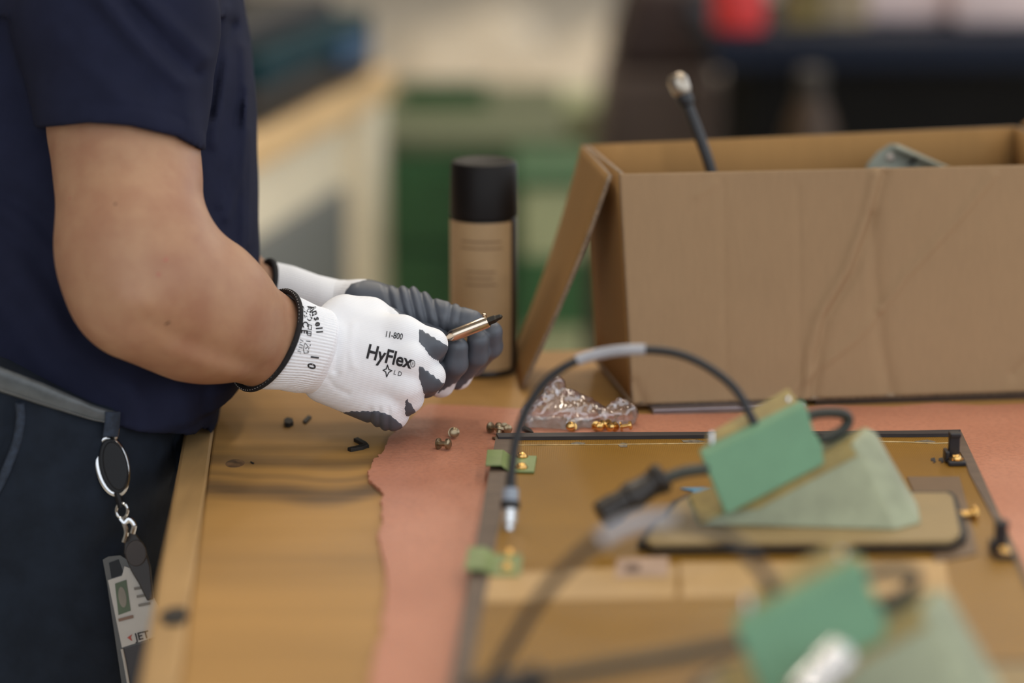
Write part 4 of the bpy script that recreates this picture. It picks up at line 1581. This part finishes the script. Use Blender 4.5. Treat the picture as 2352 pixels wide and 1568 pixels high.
# score line and scuffs
m_scuff = mat('scuffed_resin', lin(206, 176, 120), rough=0.5, var=0.2, vscale=120)
m_scuffg = mat('grey_scuff', lin(128, 116, 98), rough=0.6, var=0.3, vscale=200)
ls = [TP(x, y, .0003) for x, y in ((1190, 1022), (1350, 1021), (1600, 1018), (1700, 1016))]
mk('score_line', tube(np.array(ls), 0.0005, 6), m_scuff, panel)
ls = [TP(x, y, .0003) for x, y in ((2020, 1014), (2080, 1015), (2150, 1018), (2180, 1017))]
mk('score_line', tube(np.array(ls), 0.0007, 6), m_scuff, panel)
for ptsx in (((1310, 1018), (1325, 1014), (1345, 1017), (1335, 1021), (1315, 1021)), ((1418, 1020), (1430, 1016), (1442, 1018), (1440, 1026), (1425, 1026)), ((1565, 1010), (1600, 1009), (1620, 1013), (1600, 1016), (1570, 1015)), ((2100, 1013), (2130, 1009), (2150, 1014), (2130, 1018))):
    mk('scuff_patch', slab([TP(x, y, .0003) for x, y in ptsx], .0004), m_scuffg, panel, smooth=False)

m_green_br = mat('green_bracket_paint', lin(124, 142, 88), rough=0.35, var=0.08, vscale=40)


def bracket(pp, par):
    """pp: dict of pixel polygons for the high tab, slope and low tab"""
    hi_ = [TP(x, y, .006) for x, y in pp['hi']]
    lo1 = [TP(x, y, .0022) for x, y in pp['lo']]
    b = mk('bracket', join(slab(hi_, .0018), slab(lo1, .0018), slab([hi_[1], lo1[0], lo1[3], hi_[2]], .0018)), m_green_br, par, smooth=False, bevel=0.0004)
    for x, y in pp['scr']:
        c0 = TP(x, y, .002)
        mk('screw', lathe([(0, .0048), (.0008, .0050), (.001, .0042), (.0026, .0038), (.0036, .0026), (.0040, .0012)], c0, c0 + [0, 0, 1], 24), m_gold, b)


bracket({'hi': [(1119, 1032), (1156, 1032), (1151, 1066), (1115, 1066)], 'lo': [(1172, 1044), (1233, 1046), (1227, 1082), (1168, 1080)], 'scr': [(1199, 1049), (1198, 1074)]}, panel)
bracket({'hi': [(1076, 1255), (1116, 1255), (1108, 1305), (1066, 1305)], 'lo': [(1138, 1272), (1200, 1272), (1194, 1318), (1130, 1318)], 'scr': [(1168, 1272), (1164, 1304)]}, panel)
m_clip = mat('clip_black', lin(34, 32, 36), rough=0.4, var=0.05)


def clip(x, y, k):
    """black cable clip standing on the panel: base, strap loop and screw"""
    b0 = TP(x, y, 0)
    s = 1.0
    base = xform(box(-.007 * s, .007 * s, -.004, .013, 0, .004), b0)
    up = xform(join(box(-.0045 * s, .0045 * s, .012, .017, 0.001, .024), box(-.0045, .0045, .008, .0125, .020, .024), box(-.0085, -.005, .004, .016, .001, .010)), b0)
    c = mk('cable_clip', join(base, up), m_clip, panel, smooth=False, bevel=0.001)
    q = b0 + np.array([0.0, 0.003, 0.004])
    mk('screw', lathe([(0, .0058), (.0008, .0060), (.001, .0042), (.0026, .0038), (.0036, .0026), (.0042, .0012)], q, q + [0, 0, 1], 24), m_gold, c)


clip(2197, 1068, 0)
clip(2306, 1282, 1)
# brown doubler patch and tan strips
m_doubler = mat('brown_doubler', lin(112, 88, 64), rough=0.5, var=0.06)
mk('doubler_patch', slab([TP(x, y, .0012) for x, y in ((2084, 1094), (2204, 1094), (2232, 1200), (2244, 1270), (2150, 1290), (2095, 1120))], .0012), m_doubler, panel, smooth=False)
mk('loose_screw', lathe([(0, .001), (.0004, .003), (.010, .003), (.011, .0055), (.014, .0055), (.015, .002)], TP(2200, 1182, .004), TP(2238, 1179, .004), 20), m_gold, panel)
m_tape = mat('tan_tape', lin(186, 150, 98), rough=0.5, var=0.06, vscale=12)
mk('tape_strip', slab([TP(x, y, .0006) for x, y in ((1120, 1318), (1556, 1296), (1550, 1372), (1108, 1382))], .0006), m_tape, panel, smooth=False)
mk('tape_strip', slab([TP(x, y, .0007) for x, y in ((1562, 1290), (2170, 1286), (2184, 1366), (1566, 1372))], .0007), m_tape, panel, smooth=False)
m_sticker = mat('pinkish_label', lin(190, 160, 138), rough=0.6)
stk = mk('part_label', slab([TP(x, y, .0012) for x, y in ((1418, 1282), (1536, 1278), (1534, 1322), (1412, 1326))], .0003), m_sticker, panel, smooth=False)
mk('label_print', slab([TP(x, y, .0015) for x, y in ((1438, 1296), (1470, 1295), (1468, 1312), (1434, 1313))], .0003), mat('label_grey_ink', lin(120, 96, 82), rough=0.6), stk, smooth=False)
m_blue = mat('blue_tape', lin(70, 140, 180), rough=0.5)
mk('blue_tape', slab([TP(x, y, .0012) for x, y in ((1562, 1120), (1640, 1118), (1650, 1136), (1594, 1138), (1590, 1126))], .0008), m_blue, panel, smooth=False)
mk('blue_tape', slab([TP(x, y, .0008) for x, y in ((1590, 1136), (1655, 1132), (1658, 1142), (1596, 1146))], .0006), m_sticker, panel, smooth=False)
for x in (2138, 2156):
    mk('ink_mark', slab([TP(q, y, .0004) for q, y in ((x, 1052), (x + 9, 1050), (x + 12, 1060), (x + 5, 1063), (x + 6, 1058), (x, 1057))], .0004), m_ink, panel, smooth=False)

# ================================================================== ANTENNA UNITS
m_plate = mat('tan_plate', lin(150, 127, 84), rough=0.5, var=0.05, vscale=14)
m_gasket = mat('black_gasket', lin(26, 24, 24), rough=0.6)
m_fair = mat('pale_green_fibreglass', lin(158, 164, 136), rough=0.5, var=0.10, vscale=26, spec=0.4)
m_fair_top = mat('olive_resin', lin(160, 140, 78), rough=0.45, var=0.14, vscale=30)
m_gtape = mat('green_masking_tape', lin(106, 150, 116), rough=0.55, var=0.05, vscale=16)
m_olive_cable = mat('olive_cable', lin(52, 54, 46), rough=0.5)
m_sleeve = mat('grey_cable_sleeve', lin(176, 176, 182), rough=0.45)
m_conn = mat('black_connector', lin(34, 27, 22), rough=0.4, var=0.1, vscale=80)
m_silver = mat('silver_plug', lin(225, 225, 225), rough=0.25, metal=0.85, var=0.03)


def antenna(label, delta):
    AZ = 0.010           # top of the plate above the panel
    pl = [TP(x, y, AZ) for x, y in ((1482, 1238), (1500, 1246), (2180, 1240), (2200, 1230), (2206, 1218), (2188, 1138), (2176, 1130), (1600, 1132), (1560, 1150))]
    ctr = np.mean(pl, 0)
    r = thing('antenna_unit', label, 'antenna', np.array([ctr[0], ctr[1], TZ + PZ]))
    mk('mounting_plate', slab(pl, .0035), m_plate, r, smooth=False, bevel=0.0008)
    gk = [TP(x, y, AZ - .0035) for x, y in ((1464, 1242), (1500, 1252), (2190, 1246), (2216, 1232), (2222, 1218), (2196, 1138), (2184, 1128), (1590, 1130), (1545, 1150))]
    mk('gasket', slab(gk, .0062), m_gasket, r, smooth=False)
    # fairing wedge: near face in px, depth backwards
    Df = proj(TP(1860, 1222, AZ))[2]
    A = TP(1600, 1206, AZ)
    Bq = TP(2096, 1216, AZ)
    Cq = W(1986, 1000, Df + 0.035)
    back = np.array([-0.004, 0.055, 0])
    A2, B2, C2 = A + back * 1.1, Bq + back * 1.25, Cq + back * 0.35
    hull_pts = [A, TP(2058, 1219, AZ), W(1962, 1012, Df + .030), TP(2118, 1203, AZ), W(1996, 985, Df + .046), A2, TP(2112, 1165, AZ), C2, W(2008, 986, Df + .06)]
    hb_ = bmesh.new()
    for q in hull_pts:
        hb_.verts.new(q)
    bmesh.ops.convex_hull(hb_, input=hb_.verts)
    bmesh.ops.delete(hb_, geom=[v_ for v_ in hb_.verts if not v_.link_faces], context='VERTS')
    bmesh.ops.dissolve_limit(hb_, angle_limit=0.05, verts=hb_.verts, edges=hb_.edges)
    hb_.verts.index_update()
    hV = [tuple(v_.co) for v_ in hb_.verts]
    hF = [[v_.index for v_ in f_.verts] for f_ in hb_.faces]
    hb_.free()
    mk('fairing', (hV, hF), m_fair, r, smooth=False, bevel=0.003)
    Cq = W(1962, 1012, Df + .030)
    C2 = W(1996, 985, Df + .055)
    # resin top skin on the slope
    sl = unit(Cq - A)
    nrm = unit(np.cross(sl, unit(C2 - Cq)))
    if nrm[2] < 0:
        nrm = -nrm
    q0, q1 = A + sl * 0.004, Cq - sl * 0.002
    b0_, b1_ = A2 + unit(C2 - A2) * 0.004, C2
    sk = [q0 + nrm * .0025, q1 + nrm * .0025, b1_ + nrm * .0025, b0_ + nrm * .0025]
    mk('resin_skin', slab(sk, .004, -nrm), m_fair_top, r, smooth=False, bevel=0.001)
    up_ = unit(np.cross(sl, unit(np.cross(sl, np.array([0, -1.0, 0])))))
    fn_ = unit(np.cross(Bq - A, Cq - A))
    fn_ = fn_ if fn_[1] < 0 else -fn_
    dn_ = unit(np.cross(fn_, sl))
    dn_ = dn_ if dn_[2] < 0 else -dn_
    mk('resin_edge', slab([A + sl * .02 + fn_ * .0012, Cq - sl * .004 + fn_ * .0012, Cq - sl * .004 + dn_ * .011 + fn_ * .0012, A + sl * .045 + dn_ * .011 + fn_ * .0012], .001, -fn_), m_fair_top, r, smooth=False)
    # taped housing on the slope: front face given in px
    Dt = Df + 0.004
    fq = [W(1668, 1184, Dt - .002), W(1894, 1066, Dt + .018), W(1890, 1024, Dt + .022), W(1872, 1000, Dt + .024), W(1852, 932, Dt + .030), W(1612, 1050, Dt + .010)]
    bk = np.array([-0.002, 0.010, 0.003])
    mk('taped_housing', prism(np.array(fq) + bk, np.array(fq)), m_gtape, r, smooth=False, bevel=0.0015)
    tq = [fq[5] + bk * .6 + [0.002, 0, -.002], fq[4] + bk * .6 + [-0.002, 0, -.002], fq[4] + bk * 3.0 + [-.004, 0, -.003], fq[5] + bk * 3.0 + [0.012, 0, .000]]
    mk('housing_lid', slab(tq, .004, (0, 0, -1)), m_fair_top, r, smooth=False, bevel=0.001)
    mk('stud', lathe([(0, .002), (.012, .002), (.0125, .001)], W(1636, 1030, Dt + .025), W(1634, 980, Dt + .025), 12), m_silver, r)
    mk('stud', lathe([(0, .002), (.012, .002), (.0125, .001)], W(1812, 950, Dt + .045), W(1810, 900, Dt + .045), 12), m_silver, r)
    # short olive loop on the right
    lp_ = spline([W(x, y, d_) for x, y, d_ in ((1838, 966, Dt + .035), (1872, 950, Dt + .038), (1925, 948, Dt + .045), (1948, 960, Dt + .05), (1938, 985, Dt + .05), (1905, 1004, Dt + .045), (1880, 1010, Dt + .04))], 8)
    mk('short_cable_loop', tube(lp_, 0.0040, 12), m_olive_cable, r)
    return r, Dt, fq


ant1, Dt, fq = antenna('taped antenna unit on tan plate at the middle of the panel', None)
dlt = W(1868, 1440, 1.405) - W(1755, 1060, 1.745)
dlt[2] = 0.0
ant2 = copy_tree(ant1, dlt)
ant2['label'] = 'nearest taped antenna unit, strongly blurred at the bottom right of the panel'


def conn_black(par, p0, p1, k=1.0):
    L = np.linalg.norm(p1 - p0)
    pr = [(0, .0048), (.0015, .0092), (.006, .0100), (.008, .0086), (.011, .0086), (.012, .0078), (L * .42, .0084), (L * .44, .0092), (L * .56, .0092), (L * .58, .0080),
          (L * .74, .0080), (L * .76, .0090), (L * .97, .0090), (L, .0075)]
    mk('connector_shell', lathe([(a, b * k) for a, b in pr], p0, p1, 28), m_conn, par)


# cable of the middle unit
c1 = thing('antenna_cable', 'black cable arching with grey sleeve from the middle antenna to the panel edge', 'cable', TP(1171, 1228))
route = [(1742, 990, Dt + .030), (1728, 962, Dt + .030), (1690, 895, Dt + .034), (1630, 845, Dt + .040), (1560, 813, Dt + .045), (1482, 803, Dt + .05), (1400, 808, Dt + .05), (1325, 828, Dt + .05),
         (1260, 870, Dt + .05), (1215, 930, Dt + .05), (1188, 1000, Dt + .048), (1177, 1070, Dt + .045), (1173, 1120, Dt + .043)]
pth = spline([W(*q) for q in route], 10)
mk('cable_sheath', tube(pth, 0.0033, 14), m_cable, c1)
mk('cable_sleeve', tube(pth[50:71], 0.0042, 16), m_sleeve, c1)
p0, p1 = W(1174, 1090, Dt + .044), W(1170, 1218, Dt + .034)
mk('strain_relief', lathe([(0, .0036), (.010, .0042), (.022, .0054)], p0, p1, 20), m_cable, c1)
mk('crimp_sleeve', lathe([(.010, .0045), (.0105, .0058), (.020, .0060), (.0205, .005)], p0, p1, 24), mat('pale_blue_sleeve', lin(160, 170, 184), rough=0.4), c1)
mk('collar', lathe([(.0195, .004), (.020, .0072), (.0255, .0072), (.026, .004)], p0, p1, 24), m_cable, c1)
LL = np.linalg.norm(p1 - p0)
mk('plug', lathe([(.025, .0045), (.026, .0056), (LL - .005, .0056), (LL - .004, .0040), (LL, .0036)], p0, p1, 24), m_silver, c1)
# pigtail with black connector, middle unit
c2 = thing('connector_pigtail', 'short black pigtail with thick connector at the left of the middle antenna', 'cable', TP(1450, 1215))
e0 = W(1528, 1092, Dt + .002)
e1 = W(1378, 1186, Dt - .008)
mk('cable_sheath', tube(spline([W(1640, 1076, Dt + .015), W(1612, 1078, Dt + .01), W(1570, 1084, Dt + .006), W(1530, 1098, Dt + .002)], 8), 0.0044, 14), m_olive_cable, c2)
conn_black(c2, e0, e1, 1.18)
# cables of the nearest unit
c3 = thing('antenna_cable', 'strongly blurred cable arching from the nearest antenna to the bottom of the panel', 'cable', TP(1240, 1700))
D2 = Dt - 0.34
route = [(1880, 1520, D2 + .03), (1850, 1475, D2 + .03), (1790, 1370, D2 + .035), (1720, 1275, D2 + .04), (1630, 1215, D2 + .045), (1530, 1192, D2 + .05), (1430, 1210, D2 + .05), (1330, 1275, D2 + .05), (1240, 1375, D2 + .05), (1175, 1480, D2 + .05), (1120, 1580, D2 + .045), (1085, 1690, D2 + .04)]
pth = spline([W(*q) for q in route], 10)
mk('cable_sheath', tube(pth, 0.0036, 14), m_cable, c3)
mk('cable_sleeve', tube(pth[48:66], 0.0046, 16), m_sleeve, c3)
c4 = thing('connector_pigtail', 'blurred olive pigtail lying left of the nearest antenna at the bottom', 'cable', TP(1300, 1640))
mk('cable_sheath', tube(spline([W(1740, 1470, D2 + .02), W(1680, 1482, D2 + .014), W(1560, 1505, D2 + .01), W(1400, 1532, D2 + .006), (W(1250, 1560, D2 + .002))], 8), 0.0046, 14), m_olive_cable, c4)
conn_black(c4, W(1250, 1560, D2 + .002), W(1060, 1602, D2 - .002), 1.1)
c5 = thing('coax_plug', 'big blurred silver coax plug lying against the nearest antenna', 'connector', W(1890, 1600, D2 - .03))
p0, p1 = W(1845, 1590, D2 - .035), W(1935, 1500, D2 - .02)
LL = np.linalg.norm(p1 - p0)
mk('plug_body', lathe([(-0.004, .004), (-0.003, .0095), (LL * .4, .0100), (LL * .42, .0085), (LL * .5, .0085), (LL * .52, .0112), (LL * .95, .0112), (LL, .0095)], p0, p1, 28), m_silver, c5)
mk('cable_tail', tube(spline([p0, W(1800, 1640, D2 - .04), W(1760, 1700, D2 - .04)], 6), 0.0045, 12), m_cable, c5)

# ================================================================== BACKGROUND OF THE HALL
def wz(px, py, D):
    return W(px, py, D)


# second bench on the left
m_bwood = mat('far_bench_wood', lin(226, 190, 138), rough=0.55, var=0.06, vscale=5)
m_bside = mat('far_bench_panel', lin(240, 228, 200), rough=0.6, var=0.05, vscale=3)
m_bgrey = mat('far_bench_grey', lin(118, 120, 117), rough=0.6, var=0.05, vscale=3)
g0, g1 = T(480, 372), T(905, 158)
gd = unit(g1 - g0)
gn = np.array([-gd[1], gd[0], 0])           # towards the far bench's back (left)
Lb = np.linalg.norm(g1 - g0)
fb = thing('far_workbench', 'blurred wooden bench with cream and grey side behind the person', 'workbench', [g0[0], g0[1] + 0.4, 0])
mk('tabletop', xform(box(-0.3, Lb, 0, 0.75, -0.05, 0), g0, gd, gn), m_bwood, fb, smooth=False, bevel=0.004)
mk('side_panel', xform(box(-0.3, Lb - 0.06, 0.035, 0.06, -TZ + .05, -0.05), g0, gd, gn), m_bside, fb, smooth=False)
mk('grey_door', xform(box(0.22, Lb - 0.26, 0.015, 0.035, -TZ + .12, -0.17), g0, gd, gn), m_bgrey, fb, smooth=False, bevel=0.004)
mk('corner_post', xform(box(Lb - 0.20, Lb - 0.06, 0.0, 0.09, -TZ, -0.05), g0, gd, gn), m_bside, fb, smooth=False)
mk('corner_post', xform(box(-0.3, -0.22, 0.0, 0.08, -TZ, -0.05), g0, gd, gn), m_bside, fb, smooth=False)
mk('corner_post', xform(box(Lb - 0.14, Lb - 0.06, 0.66, 0.74, -TZ, -0.05), g0, gd, gn), m_bside, fb, smooth=False)
mk('corner_post', xform(box(-0.3, -0.22, 0.66, 0.74, -TZ, -0.05), g0, gd, gn), m_bside, fb, smooth=False)
mk('end_panel', xform(box(Lb - 0.085, Lb - 0.06, 0.09, 0.66, -TZ + .05, -0.05), g0, gd, gn), m_bside, fb, smooth=False)

# tool case on it
tb0 = T(690, 262)
tc = thing('tool_case', 'dark tool case with teal middle tray on the far bench', 'tool case', tb0)
m_tcdark = mat('case_dark', lin(40, 34, 28), rough=0.5)
m_teal = mat('case_teal', lin(10, 50, 58), rough=0.6, spec=0.2)
m_tblue = mat('case_blue', lin(40, 80, 116), rough=0.5)
D_ = proj(tb0)[2]
s_ = D_ / FPX
c0_ = T(560, 300)
al = lambda p: (p - g0) @ gd
a0_, a1_ = al(c0_), al(T(800, 168))
cbx = lambda f0, f1, z0, z1, d0=0.02, d1=0.28: xform(box(a0_ + (a1_ - a0_) * f0, a0_ + (a1_ - a0_) * f1, d0, d1, z0, z1), g0, gd, gn)
mk('lower_bin', cbx(0, 1, 0, .062), m_tcdark, tc, smooth=False, bevel=0.006)
mk('teal_tray', cbx(0.04, 0.98, .062, .112, 0.015), m_teal, tc, smooth=False, bevel=0.006)
mk('blue_latch', cbx(.62, .9, .045, .08, 0.0, 0.02), m_tblue, tc, smooth=False, bevel=0.004)
mk('lid', cbx(0, .8, .112, .15, 0.05), mat('case_lid', lin(30, 28, 26), rough=0.5), tc, smooth=False, bevel=0.006)
hc = g0 + gd * (a0_ + (a1_ - a0_) * .4) + gn * .16 + [0, 0, .15]
mk('handle', tube(spline([hc - gd * .08, hc - gd * .06 + [0, 0, .03], hc + gd * .06 + [0, 0, .03], hc + gd * .08], 6), 0.008, 8), m_tcdark, tc)

# green cabinet
m_green = mat('cabinet_green', lin(36, 86, 42), rough=0.45, var=0.05, vscale=2)
m_greentop = mat('cabinet_top', lin(86, 94, 64), rough=0.5, var=0.1, vscale=4)
Dg = 4.35
ga, gb_ = W(862, 312, Dg), W(1292, 312, Dg)
gc = thing('green_cabinet', 'dark green steel cabinet with olive worktop in the blurred background', 'cabinet', [(ga[0] + gb_[0]) / 2, ga[1] + 0.3, 0])
mk('carcass', box(ga[0], gb_[0], ga[1], ga[1] + .66, 0.06, ga[2] - .03), m_green, gc, smooth=False, bevel=0.006)
mk('worktop', box(ga[0] - .01, gb_[0] + .01, ga[1] - .01, ga[1] + .68, ga[2] - .03, ga[2]), m_greentop, gc, smooth=False, bevel=0.004)
mk('plinth', box(ga[0] + .03, gb_[0] - .03, ga[1] + .03, ga[1] + .62, 0, .06), m_tcdark, gc, smooth=False)
hN = 4
for k in range(hN):
    z1 = ga[2] - .04 - k * (ga[2] - .12) / hN
    z0 = z1 - (ga[2] - .12) / hN + .012
    d_ = mk('drawer', box(ga[0] + .012, gb_[0] - .012, ga[1] - .016, ga[1], z0, z1), m_green, gc, smooth=False, bevel=0.004)
    mk('handle', box((ga[0] + gb_[0]) / 2 - .06, (ga[0] + gb_[0]) / 2 + .06, ga[1] - .03, ga[1] - .016, z1 - .03, z1 - .02), m_green, d_, smooth=False)
# tray on the cabinet
tr_ = W(980, 225, Dg + .42)
tro = thing('steel_tray', 'flat green tray lying on the green cabinet', 'tray', [tr_[0], tr_[1], ga[2]])
mk('tray_base', box(tr_[0] - .05, tr_[0] + .12, tr_[1] - .06, tr_[1] + .06, ga[2], ga[2] + .012), m_green, tro, smooth=False)
for q in (-.066, .06):
    mk('tray_rim', box(tr_[0] - .05, tr_[0] + .12, tr_[1] + q, tr_[1] + q + .006, ga[2], ga[2] + .03), m_green, tro, smooth=False)

# pale green bin beside the cabinet
m_pale = mat('pale_green_plastic', lin(158, 164, 124), rough=0.5, var=0.1, vscale=5)
pb0, pb1 = W(1196, 420, 4.0), W(1350, 420, 4.0)
bn = thing('storage_bin', 'pale green storage bin right of the green cabinet', 'bin', [(pb0[0] + pb1[0]) / 2, pb0[1] + .15, 0])
zt = W(1200, 430, 4.0)[2]
cx_, cy_ = (pb0[0] + pb1[0]) / 2, pb0[1] + .15
hw = (pb1[0] - pb0[0]) / 2


def rect(cx, cy, hx, hy, z):
    return np.array([(cx - hx, cy - hy, z), (cx + hx, cy - hy, z), (cx + hx, cy + hy, z), (cx - hx, cy + hy, z)])


mk('bin_body', prism(rect(cx_, cy_, hw * .85, .13, 0), rect(cx_, cy_, hw, .15, zt)), m_pale, bn, smooth=False, bevel=0.01)
mk('green_band', prism(rect(cx_, cy_, hw * .965, .146, zt - .24), rect(cx_, cy_, hw * .99, .1495, zt - .12)), m_green, bn, smooth=False)
mk('rim', prism(rect(cx_, cy_, hw + .012, .162, zt), rect(cx_, cy_, hw + .012, .162, zt + .02)), m_green, bn, smooth=False, bevel=0.005)
bn2 = thing('storage_bin', 'pale olive crate farther behind the spray can', 'bin', [W(1270, 300, 5.6)[0], W(1270, 300, 5.6)[1], 0])
q_ = W(1270, 250, 5.6)
mk('crate_body', prism(rect(q_[0], q_[1], .10, .12, 0), rect(q_[0], q_[1], .115, .14, q_[2])), m_pale, bn2, smooth=False, bevel=0.01)
mk('crate_rim', prism(rect(q_[0], q_[1], .125, .15, q_[2]), rect(q_[0], q_[1], .125, .15, q_[2] + .03)), m_pale, bn2, smooth=False, bevel=0.006)

# cream sacks on the floor far behind
m_cream = mat('cream_sack', lin(214, 202, 182), rough=0.8, var=0.06, vscale=4)
for px_, py_, r_, kf_, lb in ((880, 95, .27, .66, 'cream sack on the floor far behind the green cabinet, left one'), (1080, 70, .30, .80, 'cream sack on the floor far behind the green cabinet, middle one'), (1330, 40, .34, .68, 'cream sack on the floor far behind the green cabinet, right one')):
    d = FWD + RT * ((px_ - 1176.0) / FPX) + UP * ((784.0 - py_) / FPX)
    tt = (0.0 - CAM[2]) / d[2]
    p = CAM + tt * d * kf_
    p[2] = 0
    fsk = lambda P, p=p, r_=r_: smax(seg(P, p + [-.12, 0, .2 * r_], p + [.12, 0, .75 * r_], r_ * .8, r_ * .55) - 0.02 * vnoise(P, 0.25, 4), -P[:, 2], 0.02)
    sk_ = mk('sack', sdf_mesh(fsk, p - [.7, .6, .06], p + [.7, .6, .9], 0.03), m_cream, base=p)
    tag(sk_, lb, 'sack', 'cream sacks')

# dark tapered bin, centre right
m_dkb = mat('dark_brown_plastic', lin(92, 76, 68), rough=0.6, var=0.1, vscale=5)
m_dkb2 = mat('dark_oxblood', lin(44, 20, 8), rough=0.6, var=0.1)
Dk = 5.0
k0, k1, k2 = W(1320, 330, Dk), W(1455, 10, Dk), W(1640, 10, Dk)
dk = thing('waste_bin', 'dark brown bin with slanted side and oxblood lid behind the carton', 'bin', [k0[0] + .15, k0[1] + .2, 0])
zz = W(1500, 160, Dk)[2]
zz2 = k1[2] + .05
bot_ = [(k0[0] - .04, k0[1], 0), (W(1660, 0, Dk)[0], k0[1], 0), (W(1660, 0, Dk)[0], k0[1] + .4, 0), (k0[0] - .04, k0[1] + .4, 0)]
xm = W(1400, 160, Dk)[0]
mid_ = [(xm, k0[1], zz), (W(1655, 0, Dk)[0], k0[1], zz), (W(1655, 0, Dk)[0], k0[1] + .4, zz), (xm, k0[1] + .4, zz)]
top_ = [(k1[0], k0[1] + .02, zz2), (k2[0], k0[1] + .02, zz2), (k2[0], k0[1] + .4, zz2), (k1[0], k0[1] + .4, zz2)]
mk('bin_body', prism(np.array(bot_), np.array(mid_)), m_dkb, dk, smooth=False, bevel=0.02)
mk('bin_lid', prism(np.array(mid_) + [0, 0, .003], np.array(top_)), m_dkb2, dk, smooth=False, bevel=0.02)

# dark blue cart on the right with things on it
m_navy = mat('cart_navy', lin(22, 29, 44), rough=0.7, spec=0.15, var=0.06, vscale=3)
m_navyd = mat('cart_dark', lin(18, 17, 16), rough=0.8, spec=0.15)
Dn = 4.1
n0_, n1_ = W(1640, 88, Dn), W(2500, 80, Dn)
ct = thing('equipment_cart', 'dark navy equipment cart behind the cardboard carton', 'cart', [(n0_[0] + n1_[0]) / 2, n0_[1] + .3, 0])
zc = n0_[2]
zl = W(1700, 165, Dn)[2]
mk('cart_top', box(n0_[0], n1_[0], n0_[1], n0_[1] + .7, zl, zc), m_navy, ct, smooth=False, bevel=0.008)
mk('cart_body', box(n0_[0] + .07, n1_[0] - .05, n0_[1] + .05, n0_[1] + .66, .12, zl), m_navyd, ct, smooth=False)
for x in (n0_[0] + .1, n1_[0] - .1):
    for y in (n0_[1] + .1, n0_[1] + .6):
        mk('castor', lathe([(0, .03), (.004, .055), (.036, .055), (.04, .03)], np.array([x - .02, y, .055]), np.array([x + 1, y, .055]), 20), m_blackp, ct)
        mk('castor_fork', box(x - .03, x + .03, y - .02, y + .02, .1, .13), m_navyd, ct, smooth=False)
h0 = W(1862, 245, Dn - .12)
hb = thing('amber_canister', 'brown amber canister standing before the navy cart', 'canister', [h0[0], h0[1], 0])
m_amb = mat('amber_brown', lin(56, 36, 10), rough=0.5, var=0.1, vscale=6)
zt_ = W(1862, 160, Dn - .12)[2]
mk('canister_body', lathe([(0, .040), (.01, .044), (zt_ - .1, .044), (zt_ - .06, .03), (zt_ - .04, .02)], [h0[0], h0[1], 0], [h0[0], h0[1], 1], 24), m_amb, hb)
mk('canister_cap', lathe([(zt_ - .045, .018), (zt_ - .04, .024), (zt_, .024), (zt_ + .004, .018)], [h0[0], h0[1], 0], [h0[0], h0[1], 1], 20), m_tcdark, hb)

m_rd = mat('red_plastic', lin(214, 46, 42), rough=0.45)
rp = W(1695, 80, Dn + .12)
rp[2] = zc
rc = thing('red_can', 'bright red can standing on the navy cart', 'can', rp)
mk('can_body', lathe([(0, .040), (.004, .046), (.12, .046), (.14, .03), (.145, .018)], rp, rp + [0, 0, 1], 28), m_rd, rc)
mk('can_cap', lathe([(.145, .018), (.147, .02), (.17, .02), (.172, .014)], rp, rp + [0, 0, 1], 20), m_blackp, rc)
yp = W(1840, 70, Dn + .2)
yp[2] = zc
yb = thing('olive_box', 'small olive yellow box on the navy cart', 'box', yp)
mk('box_body', xform(box(-.035, .035, -.03, .03, 0, .07), yp), mat('olive_yellow', lin(128, 112, 62), rough=0.6), yb, smooth=False, bevel=0.004)
mk('box_lid', xform(box(-.037, .037, -.032, .032, .07, .085), yp), mat('olive_dark', lin(96, 84, 50), rough=0.6), yb, smooth=False, bevel=0.003)
m_pkw = mat('pinkish_white_foam', lin(232, 210, 206), rough=0.7, var=0.06, vscale=8)
for i, (x, w, dd, hh_, lb) in enumerate(((2050, .08, .35, .10, 'pinkish white foam block on the navy cart, left one'), (2270, .085, .3, .13, 'pinkish white foam block on the navy cart, right one'))):
    q = W(x, 60, Dn + dd)
    q[2] = zc
    o = thing('foam_block', lb, 'foam block', q, 'foam blocks on the cart')
    mk('block', xform(box(-w, w, -.12, .12, 0, hh_), q), m_pkw, o, smooth=False, bevel=0.015)
    mk('top_pad', xform(box(-w * .9, w * .9, -.1, .1, hh_, hh_ + .03), q), mat('pink_pad', lin(236, 200, 196), rough=0.7), o, smooth=False, bevel=0.01)
cq = W(1935, 70, Dn + .25)
cq[2] = zc
cr = thing('cream_carton', 'small cream carton between olive box and foam blocks', 'box', cq)
mk('carton_body', xform(box(-.04, .04, -.04, .04, 0, .09), cq), mat('cream_card', lin(170, 152, 122), rough=0.7), cr, smooth=False, bevel=0.003)
mk('carton_flap', xform(box(-.04, .04, -.042, -.005, .09, .093), cq), mat('cream_card_flap', lin(160, 142, 112), rough=0.7), cr, smooth=False)
